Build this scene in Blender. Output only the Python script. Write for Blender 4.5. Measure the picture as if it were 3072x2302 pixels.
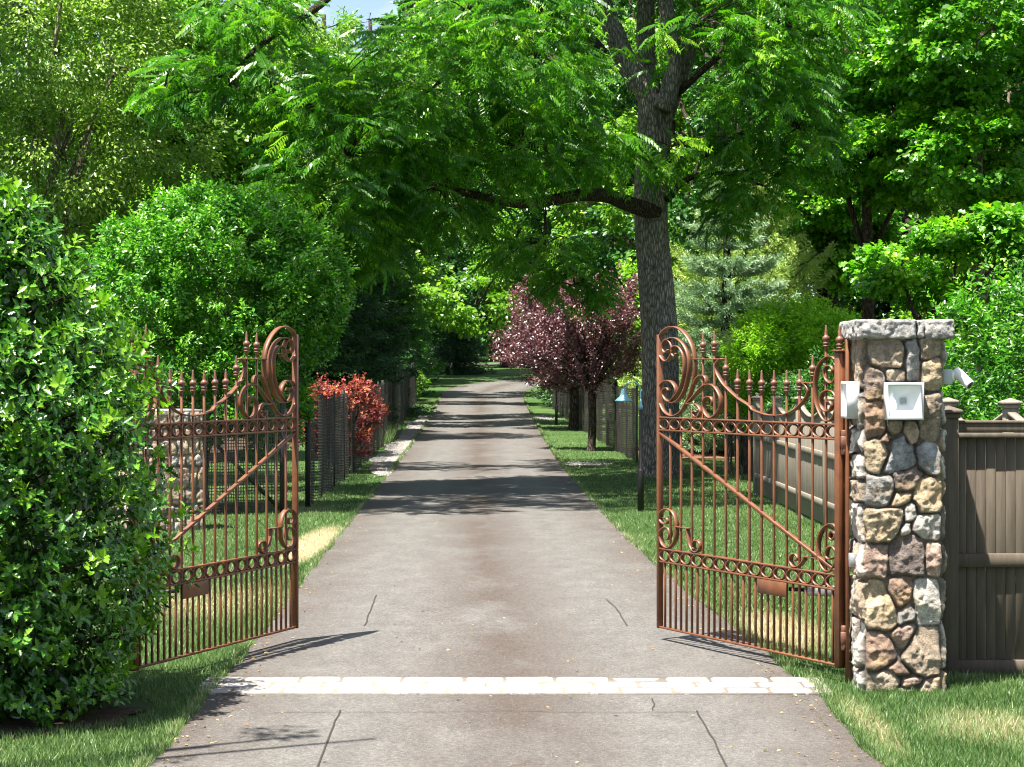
import bpy, math, random
import numpy as np
from mathutils import Vector
R = math.radians
scene = bpy.context.scene
for _o in list(bpy.data.objects): bpy.data.objects.remove(_o)
COL = scene.collection

# ------------------------------------------------------------ camera, sky, sun
H = 2.32; F = 6200.0; CX = 1536.0; HY = 1100.0      # eye height, focal length (photo px), principal column, horizon row
cam_d = bpy.data.cameras.new("camera"); cam = bpy.data.objects.new("camera", cam_d); COL.objects.link(cam)
cam.location = (0, 0, H); cam.rotation_euler = (R(90), 0, 0)
cam_d.sensor_width = 36; cam_d.lens = F/3072*36; cam_d.shift_y = -(1151-HY)/3072
cam_d.clip_start = .1; cam_d.clip_end = 3000
scene.camera = cam
SUN = Vector((-.255, -.235, 1)).normalized()
elev = math.asin(SUN.z); az = math.atan2(SUN.x, SUN.y)
world = bpy.data.worlds.new("World"); scene.world = world; world.use_nodes = True
wn = world.node_tree.nodes; wl = world.node_tree.links; wn.clear()
sky = wn.new('ShaderNodeTexSky'); sky.sky_type = 'NISHITA'; sky.sun_disc = False
sky.sun_elevation = elev; sky.sun_rotation = az; sky.air_density = 1.0; sky.dust_density = 1.5; sky.ozone_density = 1.0
bg = wn.new('ShaderNodeBackground'); bg.inputs['Strength'].default_value = .055
tc_ = wn.new('ShaderNodeTexCoord'); mp_ = wn.new('ShaderNodeMapping'); mp_.inputs['Scale'].default_value = (1, 1, 2.2); mp_.inputs['Location'].default_value = (.3, .1, 0)
cn_ = wn.new('ShaderNodeTexNoise'); cn_.inputs['Scale'].default_value = 3.2; cn_.inputs['Detail'].default_value = 7; cn_.inputs['Roughness'].default_value = .58
cr_ = wn.new('ShaderNodeValToRGB'); cr_.color_ramp.elements[0].position = .50; cr_.color_ramp.elements[1].position = .63
mx_ = wn.new('ShaderNodeMix'); mx_.data_type = 'RGBA'; mx_.inputs[7].default_value = (6.5, 6.7, 7.0, 1)     # scattered white summer cloud
wl.new(tc_.outputs['Generated'], mp_.inputs[0]); wl.new(mp_.outputs[0], cn_.inputs['Vector']); wl.new(cn_.outputs[0], cr_.inputs[0]); wl.new(cr_.outputs[0], mx_.inputs[0]); wl.new(sky.outputs[0], mx_.inputs[6])
wo = wn.new('ShaderNodeOutputWorld'); wl.new(mx_.outputs[2], bg.inputs[0]); wl.new(bg.outputs[0], wo.inputs[0])
sd = bpy.data.lights.new("sun", 'SUN'); sd.energy = 5.0; sd.angle = R(.53); sd.color = (1, .94, .84)
so = bpy.data.objects.new("sun", sd); COL.objects.link(so); so.location = (-5, -5, 30)
so.rotation_euler = SUN.to_track_quat('Z', 'Y').to_euler()
scene.view_settings.view_transform = 'Standard'; scene.view_settings.look = 'None'
scene.view_settings.exposure = 2.02; scene.view_settings.gamma = 1
scene.render.engine = 'CYCLES'
try:
    scene.cycles.max_bounces = 6; scene.cycles.transparent_max_bounces = 24; scene.cycles.use_denoising = True; scene.cycles.filter_width = 1.1
    scene.cycles.diffuse_bounces = 3; scene.cycles.glossy_bounces = 2; scene.cycles.transmission_bounces = 4
except Exception: pass

# ------------------------------------------------------------ helpers
def W3(u, v, Y):
    """a photo pixel at distance Y as a world point"""
    return np.array([(u-CX)*Y/F, Y, H-(v-HY)*Y/F])
def D3(x, y, Y): return W3(x*3072/2212, y*3072/2212, Y)

def set_mesh(me, co, loops, starts, mat=None, smooth=False):
    me.vertices.add(len(co)); me.vertices.foreach_set('co', np.asarray(co, np.float32).ravel())
    me.loops.add(len(loops)); me.loops.foreach_set('vertex_index', np.asarray(loops, np.int32))
    me.polygons.add(len(starts)); me.polygons.foreach_set('loop_start', np.asarray(starts, np.int32))
    if smooth: me.polygons.foreach_set('use_smooth', np.ones(len(starts), bool))
    me.update(calc_edges=True)
    if mat: me.materials.append(mat)

def origin(o):
    v = np.zeros(3)
    while o is not None: v += np.array(o.location); o = o.parent
    return v

def mk(name, verts, faces, mat, parent=None, smooth=False, attr=None, **props):
    me = bpy.data.meshes.new(name)
    co = np.asarray(verts, np.float64).reshape(-1, 3)
    if parent is not None: co = co - origin(parent)
    loc = None
    if parent is None and len(co):
        loc = np.array([(co[:, 0].min()+co[:, 0].max())/2, (co[:, 1].min()+co[:, 1].max())/2, co[:, 2].min()])
        if props.get('kind') is None and props.get('label'): co = co - loc
        else: loc = None
    if isinstance(faces, np.ndarray):
        k = faces.shape[1]; set_mesh(me, co, faces.ravel(), np.arange(len(faces))*k, mat, smooth)
    else:
        lp = [i for f in faces for i in f]; st = np.cumsum([0]+[len(f) for f in faces[:-1]]) if faces else []
        set_mesh(me, co, lp, st, mat, smooth)
    if attr:
        for an, av in attr.items():
            av = np.asarray(av, np.float32)
            if av.ndim == 1:
                a = me.attributes.new(an, 'FLOAT', 'POINT'); a.data.foreach_set('value', av)
            else:
                a = me.attributes.new(an, 'FLOAT_COLOR', 'POINT')
                a.data.foreach_set('color', np.c_[av, np.ones(len(av))].astype(np.float32).ravel())
    o = bpy.data.objects.new(name, me); COL.objects.link(o)
    if parent is not None: o.parent = parent
    if loc is not None: o.location = loc
    for k, v in props.items():
        if v is not None: o[k] = v
    return o

def thing(name, label, cat, loc=(0, 0, 0), group=None):
    o = bpy.data.objects.new(name, None); COL.objects.link(o); o.location = loc
    o.empty_display_size = .3; o['label'] = label; o['category'] = cat
    if group: o['group'] = group
    return o

def dup(t, loc, label, group=None):
    r = t.copy(); COL.objects.link(r); r.location = loc; r['label'] = label
    if group: r['group'] = group
    for c in t.children:
        k = c.copy(); COL.objects.link(k); k.parent = r
        for g in c.children:
            d = g.copy(); COL.objects.link(d); d.parent = k
    return r

class MB:
    def __init__(s): s.v = []; s.f = []
    def add(s, v, f):
        n = len(s.v); s.v += [tuple(map(float, p)) for p in v]; s.f += [[i+n for i in q] for q in f]; return s
    def box(s, a, b):
        x0, y0, z0 = a; x1, y1, z1 = b
        return s.add([(x0,y0,z0),(x1,y0,z0),(x1,y1,z0),(x0,y1,z0),(x0,y0,z1),(x1,y0,z1),(x1,y1,z1),(x0,y1,z1)],
                     [(0,3,2,1),(4,5,6,7),(0,1,5,4),(1,2,6,5),(2,3,7,6),(3,0,4,7)])
    def bbox(s, c, e, h, bev=.004):
        """bevelled box: centre c, axes e (3 vectors), half sizes h"""
        c = np.array(c, float); e = np.array(e, float); V = []; idx = {}
        for sx in (-1, 1):
            for sy in (-1, 1):
                for sz in (-1, 1):
                    for a in range(3):
                        p = np.array([sx*(h[0]-bev), sy*(h[1]-bev), sz*(h[2]-bev)])
                        p[a] += bev*(sx, sy, sz)[a]
                        idx[(sx, sy, sz, a)] = len(V); V.append(c+p@e)
        Fc = []
        for a in range(3):
            b, d = (a+1) % 3, (a+2) % 3
            for sg in (-1, 1):
                q = []
                for sb, sd2 in ((-1, -1), (1, -1), (1, 1), (-1, 1)):
                    k = [0, 0, 0]; k[a] = sg; k[b] = sb; k[d] = sd2; q.append(idx[(*k, a)])
                Fc.append(q if sg > 0 else q[::-1])
        for a in range(3):
            b, d = (a+1) % 3, (a+2) % 3
            for sb in (-1, 1):
                for sd2 in (-1, 1):
                    k1 = [0, 0, 0]; k1[a] = -1; k1[b] = sb; k1[d] = sd2; k2 = list(k1); k2[a] = 1
                    q = [idx[(*k1, b)], idx[(*k2, b)], idx[(*k2, d)], idx[(*k1, d)]]
                    Fc.append(q if sb*sd2 < 0 else q[::-1])
        for sx in (-1, 1):
            for sy in (-1, 1):
                for sz in (-1, 1):
                    q = [idx[(sx, sy, sz, 0)], idx[(sx, sy, sz, 1)], idx[(sx, sy, sz, 2)]]
                    Fc.append(q if sx*sy*sz > 0 else q[::-1])
        return s.add(V, Fc)
    def tube(s, pts, rad, n=8, cap=True):
        pts = np.array(pts, float); m = len(pts)
        rad = np.broadcast_to(np.array(rad, float), (m,))
        T = np.gradient(pts, axis=0); T /= np.linalg.norm(T, axis=1)[:, None]+1e-12
        up = np.array([0, 0, 1.]) if abs(T[0][2]) < .9 else np.array([1., 0, 0])
        V = []; N = np.cross(T[0], up)
        for i in range(m):
            N = N - T[i]*np.dot(N, T[i]); N /= np.linalg.norm(N)+1e-12; B = np.cross(T[i], N)
            for k in range(n):
                a = 2*math.pi*k/n; V.append(pts[i]+rad[i]*(math.cos(a)*N+math.sin(a)*B))
        Fc = [[i*n+k, i*n+(k+1) % n, (i+1)*n+(k+1) % n, (i+1)*n+k] for i in range(m-1) for k in range(n)]
        if cap: Fc += [list(range(n))[::-1], [(m-1)*n+k for k in range(n)]]
        return s.add(V, Fc)
    def lathe(s, c, prof, n=16, axis=None):
        c = np.array(c, float); V = []; m = len(prof)
        for r, z in prof:
            for k in range(n):
                a = 2*math.pi*k/n; V.append(c+np.array([r*math.cos(a), r*math.sin(a), z]))
        Fc = [[i*n+k, i*n+(k+1) % n, (i+1)*n+(k+1) % n, (i+1)*n+k] for i in range(m-1) for k in range(n)]
        Fc += [list(range(n))[::-1], [(m-1)*n+k for k in range(n)]]
        return s.add(V, Fc)
    def build(s, name, mat, parent=None, smooth=False, **p): return mk(name, s.v, s.f, mat, parent, smooth, **p)

def catmull(P, n=6):
    P = np.array(P, float); Q = np.vstack([2*P[0]-P[1], P, 2*P[-1]-P[-2]]); out = []
    for i in range(1, len(Q)-2):
        for t in np.linspace(0, 1, n, endpoint=False):
            a, b, c, d = Q[i-1], Q[i], Q[i+1], Q[i+2]
            out.append(.5*((2*b)+(c-a)*t+(2*a-5*b+4*c-d)*t*t+(3*b-a-3*c+d)*t**3))
    out.append(P[-1]); return np.array(out)

_ng = np.random.default_rng(7).random((32, 32, 32))
def vn(P, s=1.0, off=0.0):
    """smooth value noise on points, 0..1"""
    P = np.asarray(P, float)*s+off; i = np.floor(P).astype(int); f = P-i; f = f*f*(3-2*f); r = 0
    for a in (0, 1):
        for b in (0, 1):
            for c in (0, 1):
                w = (f[:, 0] if a else 1-f[:, 0])*(f[:, 1] if b else 1-f[:, 1])*(f[:, 2] if c else 1-f[:, 2])
                r = r+w*_ng[(i[:, 0]+a) % 32, (i[:, 1]+b) % 32, (i[:, 2]+c) % 32]
    return r
def fbm(P, s=1.0, o=4, off=0.0):
    r = 0; a = .5; t = 0
    for k in range(o): r = r+a*vn(P, s*2**k, off+k*7.3); t += a; a *= .5
    return r/t

# ------------------------------------------------------------ materials
def newmat(name):
    m = bpy.data.materials.new(name); m.use_nodes = True; n = m.node_tree.nodes; n.clear()
    out = n.new('ShaderNodeOutputMaterial'); b = n.new('ShaderNodeBsdfPrincipled')
    m.node_tree.links.new(b.outputs[0], out.inputs[0]); return m, m.node_tree, b, out
def ramp(nt, stops):
    r = nt.nodes.new('ShaderNodeValToRGB'); e = r.color_ramp.elements
    while len(e) < len(stops): e.new(.5)
    for k, (p, c) in enumerate(stops): e[k].position = p; e[k].color = (*c, 1)
    return r
def noise(nt, scale, detail=4, rough=.55, vec=None):
    n = nt.nodes.new('ShaderNodeTexNoise'); n.inputs['Scale'].default_value = scale; n.inputs['Detail'].default_value = detail
    n.inputs['Roughness'].default_value = rough
    if vec is None:
        g = nt.nodes.new('ShaderNodeNewGeometry'); vec = g.outputs['Position']
    nt.links.new(vec, n.inputs['Vector']); return n
def mixc(nt, a, b, fac, mode='MIX'):
    m = nt.nodes.new('ShaderNodeMix'); m.data_type = 'RGBA'; m.blend_type = mode
    for sock, val in ((m.inputs[6], a), (m.inputs[7], b)):
        if isinstance(val, tuple): sock.default_value = (*val, 1)
        else: nt.links.new(val, sock)
    if isinstance(fac, (int, float)): m.inputs[0].default_value = fac
    else: nt.links.new(fac, m.inputs[0])
    return m.outputs[2]
def math_(nt, op, a, b=None, clamp=False):
    m = nt.nodes.new('ShaderNodeMath'); m.operation = op; m.use_clamp = clamp
    for k, v in enumerate((a, b)):
        if v is None: continue
        if isinstance(v, (int, float)): m.inputs[k].default_value = v
        else: nt.links.new(v, m.inputs[k])
    return m.outputs[0]
def bump(nt, b, h, strength=.5, dist=.01):
    bp = nt.nodes.new('ShaderNodeBump'); bp.inputs['Strength'].default_value = strength; bp.inputs['Distance'].default_value = dist
    nt.links.new(h, bp.inputs['Height']); nt.links.new(bp.outputs[0], b.inputs['Normal'])

def simple(name, c1, c2, scale=8, rough=.6, spec=.4, bmp=.3, bd=.004, metal=0.0, detail=5, stretch=None):
    m, nt, b, _ = newmat(name)
    vec = None
    if stretch:
        g = nt.nodes.new('ShaderNodeNewGeometry'); mp = nt.nodes.new('ShaderNodeMapping'); mp.inputs['Scale'].default_value = stretch
        nt.links.new(g.outputs['Position'], mp.inputs[0]); vec = mp.outputs[0]
    n = noise(nt, scale, detail, .6, vec); r = ramp(nt, [(.3, c1), (.7, c2)])
    nt.links.new(n.outputs[0], r.inputs[0]); nt.links.new(r.outputs[0], b.inputs['Base Color'])
    b.inputs['Roughness'].default_value = rough; b.inputs['Specular IOR Level'].default_value = spec; b.inputs['Metallic'].default_value = metal
    if bmp: bump(nt, b, n.outputs[0], bmp, bd)
    return m

def leafmat(name, dark, light, trans=.35, rough=.45, spec=.5, tcol=None, mid=None):
    m, nt, b, out = newmat(name)
    at = nt.nodes.new('ShaderNodeAttribute'); at.attribute_name = 'tint'
    st = [(0, dark), (1, light)] if mid is None else [(0, dark), (.55, mid), (1, light)]
    r = ramp(nt, st); nt.links.new(at.outputs['Fac'], r.inputs[0])
    nt.links.new(r.outputs[0], b.inputs['Base Color'])
    b.inputs['Roughness'].default_value = rough; b.inputs['Specular IOR Level'].default_value = spec
    t = nt.nodes.new('ShaderNodeBsdfTranslucent')
    tc = tcol or (1.0, 1.25, .35)
    nt.links.new(mixc(nt, r.outputs[0], tc, 1.0, 'MULTIPLY'), t.inputs['Color'])
    mx = nt.nodes.new('ShaderNodeMixShader'); mx.inputs[0].default_value = trans
    nt.links.new(b.outputs[0], mx.inputs[1]); nt.links.new(t.outputs[0], mx.inputs[2]); nt.links.new(mx.outputs[0], out.inputs[0])
    return m

M = {}
M['rust'] = simple('brown_painted_iron', (.085, .031, .012), (.155, .056, .021), 7, .48, .45, .35, .002)
M['rust2'] = simple('weathered_iron', (.085, .036, .022), (.16, .066, .036), 40, .5, .45, .5, .002)
M['bark'] = None
M['white_stone'] = None

def lawn_mat():
    m, nt, b, _ = newmat('lawn')
    n1 = noise(nt, .55, 5, .6); n2 = noise(nt, 9, 6, .75); n3 = noise(nt, 60, 3, .7)
    r1 = ramp(nt, [(.30, (.024, .062, .014)), (.52, (.052, .100, .026)), (.72, (.105, .130, .052))])
    nt.links.new(math_(nt, 'ADD', math_(nt, 'MULTIPLY', n1.outputs[0], .65), math_(nt, 'MULTIPLY', n2.outputs[0], .35)), r1.inputs[0])
    c = mixc(nt, r1.outputs[0], (.03, .07, .01), math_(nt, 'MULTIPLY', math_(nt, 'SUBTRACT', n3.outputs[0], .45, True), 2.2, True))
    g = nt.nodes.new('ShaderNodeNewGeometry'); sp = nt.nodes.new('ShaderNodeSeparateXYZ'); nt.links.new(g.outputs['Position'], sp.inputs[0])
    # dry, straw-coloured patches of worn grass: (x, y, rx, ry, gain)
    acc = None
    for (x, y, rx, ry, gn) in [(-2.62, 27.0, .30, 3.2, 1.3), (-3.0, 20.5, .9, 1.6, .5), (2.35, 18.2, .45, 1.6, .9), (3.1, 13.3, .5, .8, .5),
                               (2.3, 13.4, .18, 1.4, .6), (-3.3, 34, .5, 1.5, .5)]:
        dx = math_(nt, 'DIVIDE', math_(nt, 'SUBTRACT', sp.outputs[0], x), rx); dy = math_(nt, 'DIVIDE', math_(nt, 'SUBTRACT', sp.outputs[1], y), ry)
        d = math_(nt, 'ADD', math_(nt, 'MULTIPLY', dx, dx), math_(nt, 'MULTIPLY', dy, dy))
        e = math_(nt, 'MULTIPLY', math_(nt, 'SUBTRACT', 1.15, d, True), gn)
        acc = e if acc is None else math_(nt, 'MAXIMUM', acc, e)
    k = math_(nt, 'MULTIPLY', acc, math_(nt, 'MULTIPLY', n2.outputs[0], 1.9), True)
    c = mixc(nt, c, (.34, .255, .15), k)
    nt.links.new(c, b.inputs['Base Color']); b.inputs['Roughness'].default_value = .9; b.inputs['Specular IOR Level'].default_value = .15
    bump(nt, b, math_(nt, 'ADD', n3.outputs[0], n2.outputs[0]), 1.0, .04)
    return m
M['lawn'] = lawn_mat()

def asphalt_mat():
    m, nt, b, _ = newmat('asphalt')
    g = nt.nodes.new('ShaderNodeNewGeometry'); sp = nt.nodes.new('ShaderNodeSeparateXYZ'); nt.links.new(g.outputs['Position'], sp.inputs[0])
    mp = nt.nodes.new('ShaderNodeMapping'); mp.inputs['Scale'].default_value = (1, .45, 1); nt.links.new(g.outputs['Position'], mp.inputs[0])
    big = noise(nt, 1.0, 5, .62, mp.outputs[0]); med = noise(nt, 3.2, 6, .75, mp.outputs[0]); fine = noise(nt, 42, 4, .95); grit = noise(nt, 75, 2, .8)
    at = nt.nodes.new('ShaderNodeAttribute'); at.attribute_name = 'cross'   # -1..1 across the drive
    ax = math_(nt, 'ABSOLUTE', at.outputs['Fac'])
    ctr = math_(nt, 'SUBTRACT', 1.0, math_(nt, 'MULTIPLY', ax, 2.6), True)
    edge = math_(nt, 'MULTIPLY', math_(nt, 'SUBTRACT', ax, .62, True), 2.2)
    w = math_(nt, 'MAXIMUM', ctr, edge)
    bl = math_(nt, 'MULTIPLY', math_(nt, 'SUBTRACT', big.outputs[0], .30, True), 4.5, True)
    k = math_(nt, 'MULTIPLY', w, math_(nt, 'MULTIPLY', bl, math_(nt, 'ADD', med.outputs[0], .55)), True)
    base = ramp(nt, [(.32, (.060, .057, .054)), (.68, (.092, .088, .083))]); nt.links.new(med.outputs[0], base.inputs[0])
    c = mixc(nt, base.outputs[0], (.042, .031, .025), math_(nt, 'MULTIPLY', k, .9, True))
    sp1 = ramp(nt, [(.38, (.34, .34, .34)), (.5, (1, 1, 1)), (.60, (1.9, 1.85, 1.8))]); nt.links.new(fine.outputs[0], sp1.inputs[0])
    c = mixc(nt, c, sp1.outputs[0], .65, 'MULTIPLY')
    sp2 = math_(nt, 'MULTIPLY', math_(nt, 'SUBTRACT', grit.outputs[0], .62, True), 7, True)
    c = mixc(nt, c, (.42, .38, .33), math_(nt, 'MULTIPLY', sp2, .8))
    nt.links.new(c, b.inputs['Base Color']); b.inputs['Roughness'].default_value = .82; b.inputs['Specular IOR Level'].default_value = .35
    bump(nt, b, fine.outputs[0], .6, .006)
    return m
M['asphalt'] = asphalt_mat()

def granite_mat(name, c1, c2, c3):
    m, nt, b, _ = newmat(name)
    n = noise(nt, 22, 6, .75); n2 = noise(nt, 140, 2, .8); r = ramp(nt, [(.34, c1), (.5, c2), (.66, c3)])
    nt.links.new(n.outputs[0], r.inputs[0]); s = ramp(nt, [(.35, (.45, .45, .45)), (.55, (1, 1, 1))]); nt.links.new(n2.outputs[0], s.inputs[0])
    nt.links.new(mixc(nt, r.outputs[0], s.outputs[0], .6, 'MULTIPLY'), b.inputs['Base Color'])
    b.inputs['Roughness'].default_value = .85; bump(nt, b, math_(nt, 'ADD', n.outputs[0], n2.outputs[0]), .9, .012)
    return m
M['cap'] = granite_mat('cap_granite', (.10, .095, .09), (.30, .29, .28), (.58, .56, .54))
M['paver'] = granite_mat('pale_granite', (.16, .14, .12), (.32, .30, .28), (.42, .40, .38))
M['mortar'] = simple('mortar', (.15, .13, .105), (.22, .19, .16), 20, .9, .2, .6, .006)

def stone_mat(name='fieldstone', dark=1.0):
    m, nt, b, _ = newmat(name)
    at = nt.nodes.new('ShaderNodeAttribute'); at.attribute_name = 'stonecol'
    n = noise(nt, 16, 7, .72); n2 = noise(nt, 90, 3, .8); n3 = noise(nt, 5, 4, .6)
    r = ramp(nt, [(.30, (.34, .32, .31)), (.5, (1, 1, 1)), (.70, (1.75, 1.7, 1.6))]); nt.links.new(n.outputs[0], r.inputs[0])
    c = mixc(nt, at.outputs['Color'], r.outputs[0], .85, 'MULTIPLY')
    c = mixc(nt, c, (.50, .33, .16), math_(nt, 'MULTIPLY', math_(nt, 'SUBTRACT', n3.outputs[0], .52, True), 2.6, True))
    s = ramp(nt, [(.33, (.5, .5, .5)), (.52, (1, 1, 1)), (.7, (1.3, 1.3, 1.3))]); nt.links.new(n2.outputs[0], s.inputs[0])
    c = mixc(nt, c, s.outputs[0], .7, 'MULTIPLY')
    nt.links.new(c, b.inputs['Base Color']); b.inputs['Roughness'].default_value = .88; b.inputs['Specular IOR Level'].default_value = .25
    bump(nt, b, math_(nt, 'ADD', n.outputs[0], math_(nt, 'MULTIPLY', n2.outputs[0], .7)), 1.0, .026)
    return m
M['stone'] = stone_mat()

def bark_mat(name, c1, c2, sc=9.0, dist=.05):
    m, nt, b, _ = newmat(name)
    g = nt.nodes.new('ShaderNodeNewGeometry'); mp = nt.nodes.new('ShaderNodeMapping'); mp.inputs['Scale'].default_value = (1, 1, .22)
    nt.links.new(g.outputs['Position'], mp.inputs[0])
    nz = noise(nt, 3, 3, .5, mp.outputs[0])
    wv = nt.nodes.new('ShaderNodeVectorMath'); wv.operation = 'ADD'; nt.links.new(mp.outputs[0], wv.inputs[0])
    sc2 = nt.nodes.new('ShaderNodeVectorMath'); sc2.operation = 'SCALE'; sc2.inputs['Scale'].default_value = .12
    nt.links.new(nz.outputs['Color'], sc2.inputs[0]); nt.links.new(sc2.outputs[0], wv.inputs[1])
    v = nt.nodes.new('ShaderNodeTexVoronoi'); v.feature = 'DISTANCE_TO_EDGE'; v.inputs['Scale'].default_value = sc*2.6
    nt.links.new(wv.outputs[0], v.inputs['Vector'])
    r = ramp(nt, [(.0, tuple(x*.35 for x in c1)), (.10, c1), (.4, c2)]); nt.links.new(v.outputs['Distance'], r.inputs[0])
    n2 = noise(nt, 4, 5, .7); rr = ramp(nt, [(.3, (.65, .65, .65)), (.7, (1.25, 1.25, 1.2))]); nt.links.new(n2.outputs[0], rr.inputs[0])
    nt.links.new(mixc(nt, r.outputs[0], rr.outputs[0], .8, 'MULTIPLY'), b.inputs['Base Color'])
    b.inputs['Roughness'].default_value = .95; b.inputs['Specular IOR Level'].default_value = .1
    bump(nt, b, math_(nt, 'MINIMUM', v.outputs['Distance'], .25), 1.0, dist); return m
M['bark'] = bark_mat('grey_ridged_bark', (.15, .135, .12), (.31, .285, .25))
M['bark_dark'] = bark_mat('dark_bark', (.045, .035, .028), (.11, .09, .07))
M['bark_pale'] = bark_mat('pale_bark', (.16, .135, .10), (.30, .26, .20))

M['wood'] = simple('weathered_tan_boards', (.070, .056, .042), (.115, .094, .070), 5, .8, .25, .35, .003, stretch=(6, 6, .5))
M['wood_grey'] = simple('greyed_boards', (.14, .122, .098), (.215, .19, .155), 5, .8, .25, .35, .003, stretch=(6, 6, .5))
M['black'] = simple('black_painted_steel', (.006, .006, .006), (.014, .013, .012), 20, .5, .4, .1, .001)
M['blue_metal'] = simple('blue_green_enamel', (.055, .15, .20), (.09, .21, .27), 30, .35, .5, .1, .001)
M['lamp_grey'] = simple('pale_grey_enamel', (.40, .42, .43), (.48, .50, .51), 12, .45, .45, .08, .001)
M['lamp_white'] = simple('white_reflector', (.78, .79, .80), (.84, .85, .86), 12, .4, .45, .05, .001)
M['lens'] = simple('frosted_lens', (.25, .27, .28), (.38, .40, .41), 60, .2, .6, .1, .001)
M['cam_white'] = simple('white_plastic', (.74, .74, .72), (.80, .80, .78), 15, .4, .5, .05, .001)
M['cam_dark'] = simple('dark_lens_glass', (.01, .01, .01), (.03, .03, .03), 15, .1, .6, 0)
M['steel'] = simple('galvanised_steel', (.30, .31, .32), (.45, .46, .47), 25, .35, .5, .1, .001, metal=.6)
M['gravel'] = None
M['mulch'] = simple('bark_mulch', (.07, .035, .02), (.20, .11, .065), 30, .95, .1, 1, .03)
M['soil'] = simple('dark_soil', (.03, .022, .015), (.075, .055, .038), 20, .95, .1, 1, .03)

def gravel_mat():
    m, nt, b, _ = newmat('gravel_stones')
    at = nt.nodes.new('ShaderNodeAttribute'); at.attribute_name = 'tint'
    r = ramp(nt, [(0, (.05, .045, .04)), (.5, (.125, .117, .107)), (1, (.25, .235, .22))]); nt.links.new(at.outputs['Fac'], r.inputs[0])
    nt.links.new(r.outputs[0], b.inputs['Base Color']); b.inputs['Roughness'].default_value = .85; return m
M['gravel'] = gravel_mat()

def net_mat():
    m, nt, b, out = newmat('black_netting')
    g = nt.nodes.new('ShaderNodeAttribute'); g.attribute_name = 'netuv'
    sp = nt.nodes.new('ShaderNodeSeparateColor'); nt.links.new(g.outputs['Color'], sp.inputs[0])
    def line(s, pitch, w):
        f = math_(nt, 'FRACT', math_(nt, 'MULTIPLY', s, 1/pitch)); return math_(nt, 'LESS_THAN', f, w)
    k = math_(nt, 'MAXIMUM', line(sp.outputs[0], .045, .32), line(sp.outputs[1], .05, .26))
    b.inputs['Base Color'].default_value = (.024, .021, .018, 1); b.inputs['Roughness'].default_value = .6
    t = nt.nodes.new('ShaderNodeBsdfTransparent'); mx = nt.nodes.new('ShaderNodeMixShader')
    nt.links.new(k, mx.inputs[0]); nt.links.new(t.outputs[0], mx.inputs[1]); nt.links.new(b.outputs[0], mx.inputs[2]); nt.links.new(mx.outputs[0], out.inputs[0])
    return m
M['net'] = net_mat()

# foliage
M['holly'] = leafmat('glossy_holly_leaf', (.014, .065, .006), (.18, .38, .03), .20, .25, .75, mid=(.050, .17, .012))
M['holly_new'] = leafmat('young_holly_leaf', (.07, .20, .012), (.22, .42, .03), .42, .33, .5)
M['shrub'] = leafmat('bright_shrub_leaf', (.020, .10, .007), (.27, .50, .045), .38, .34, .6, mid=(.085, .28, .020))
M['privet'] = leafmat('privet_leaf', (.022, .10, .006), (.22, .43, .03), .38, .34, .6, mid=(.065, .23, .014))
M['lime'] = leafmat('lime_leaf', (.09, .24, .008), (.36, .55, .02), .48, .5, .4, mid=(.21, .43, .014))
M['olive'] = leafmat('olive_birch_leaf', (.06, .13, .010), (.40, .50, .10), .42, .36, .6, mid=(.18, .31, .035))
M['mid'] = leafmat('mid_green_leaf', (.040, .12, .008), (.36, .52, .06), .45, .38, .55, mid=(.14, .30, .022))
M['maple'] = leafmat('maple_leaf', (.025, .12, .007), (.34, .56, .035), .50, .38, .55, mid=(.12, .34, .015))
M['deep'] = leafmat('deep_green_leaf', (.010, .055, .010), (.16, .34, .07), .38, .38, .55, mid=(.045, .15, .025))
M['walnut'] = leafmat('walnut_leaflet', (.014, .085, .006), (.30, .50, .035), .50, .38, .45, tcol=(.95, 1.15, .20), mid=(.085, .26, .014))
M['plum'] = leafmat('purple_plum_leaf', (.040, .014, .020), (.42, .28, .29), .26, .34, .8, tcol=(1.2, .6, .65), mid=(.15, .070, .080))
M['jmaple'] = leafmat('red_maple_leaf', (.085, .022, .03), (.62, .30, .06), .42, .45, .35, tcol=(1.15, .85, .65), mid=(.36, .085, .075))
M['spruce'] = leafmat('blue_spruce_needle', (.05, .11, .05), (.36, .48, .30), .15, .55, .3, mid=(.17, .28, .15))
M['spruce_g'] = leafmat('green_spruce_needle', (.06, .14, .02), (.46, .56, .16), .18, .55, .3, mid=(.24, .36, .08))
M['pale'] = leafmat('variegated_leaf', (.16, .22, .10), (.62, .62, .42), .3, .5, .4, mid=(.38, .42, .26))
M['conifer'] = leafmat('dark_conifer_needle', (.006, .030, .010), (.05, .13, .035), .15, .50, .4, mid=(.016, .062, .016))
M['grass'] = leafmat('grass_blade', (.036, .095, .018), (.44, .45, .27), .30, .50, .5, tcol=(1.05, 1.15, .5), mid=(.14, .225, .07))

# ------------------------------------------------------------ terrain
_ty = [-20, 45, 60, 77, 91, 117, 140, 155, 175, 250, 500, 1500]; _tz = [0, 0, .12, .42, .72, 1.35, 1.98, 2.42, 3.1, 6, 8, 8]
def hz(y): return np.interp(y, _ty, _tz)
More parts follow.
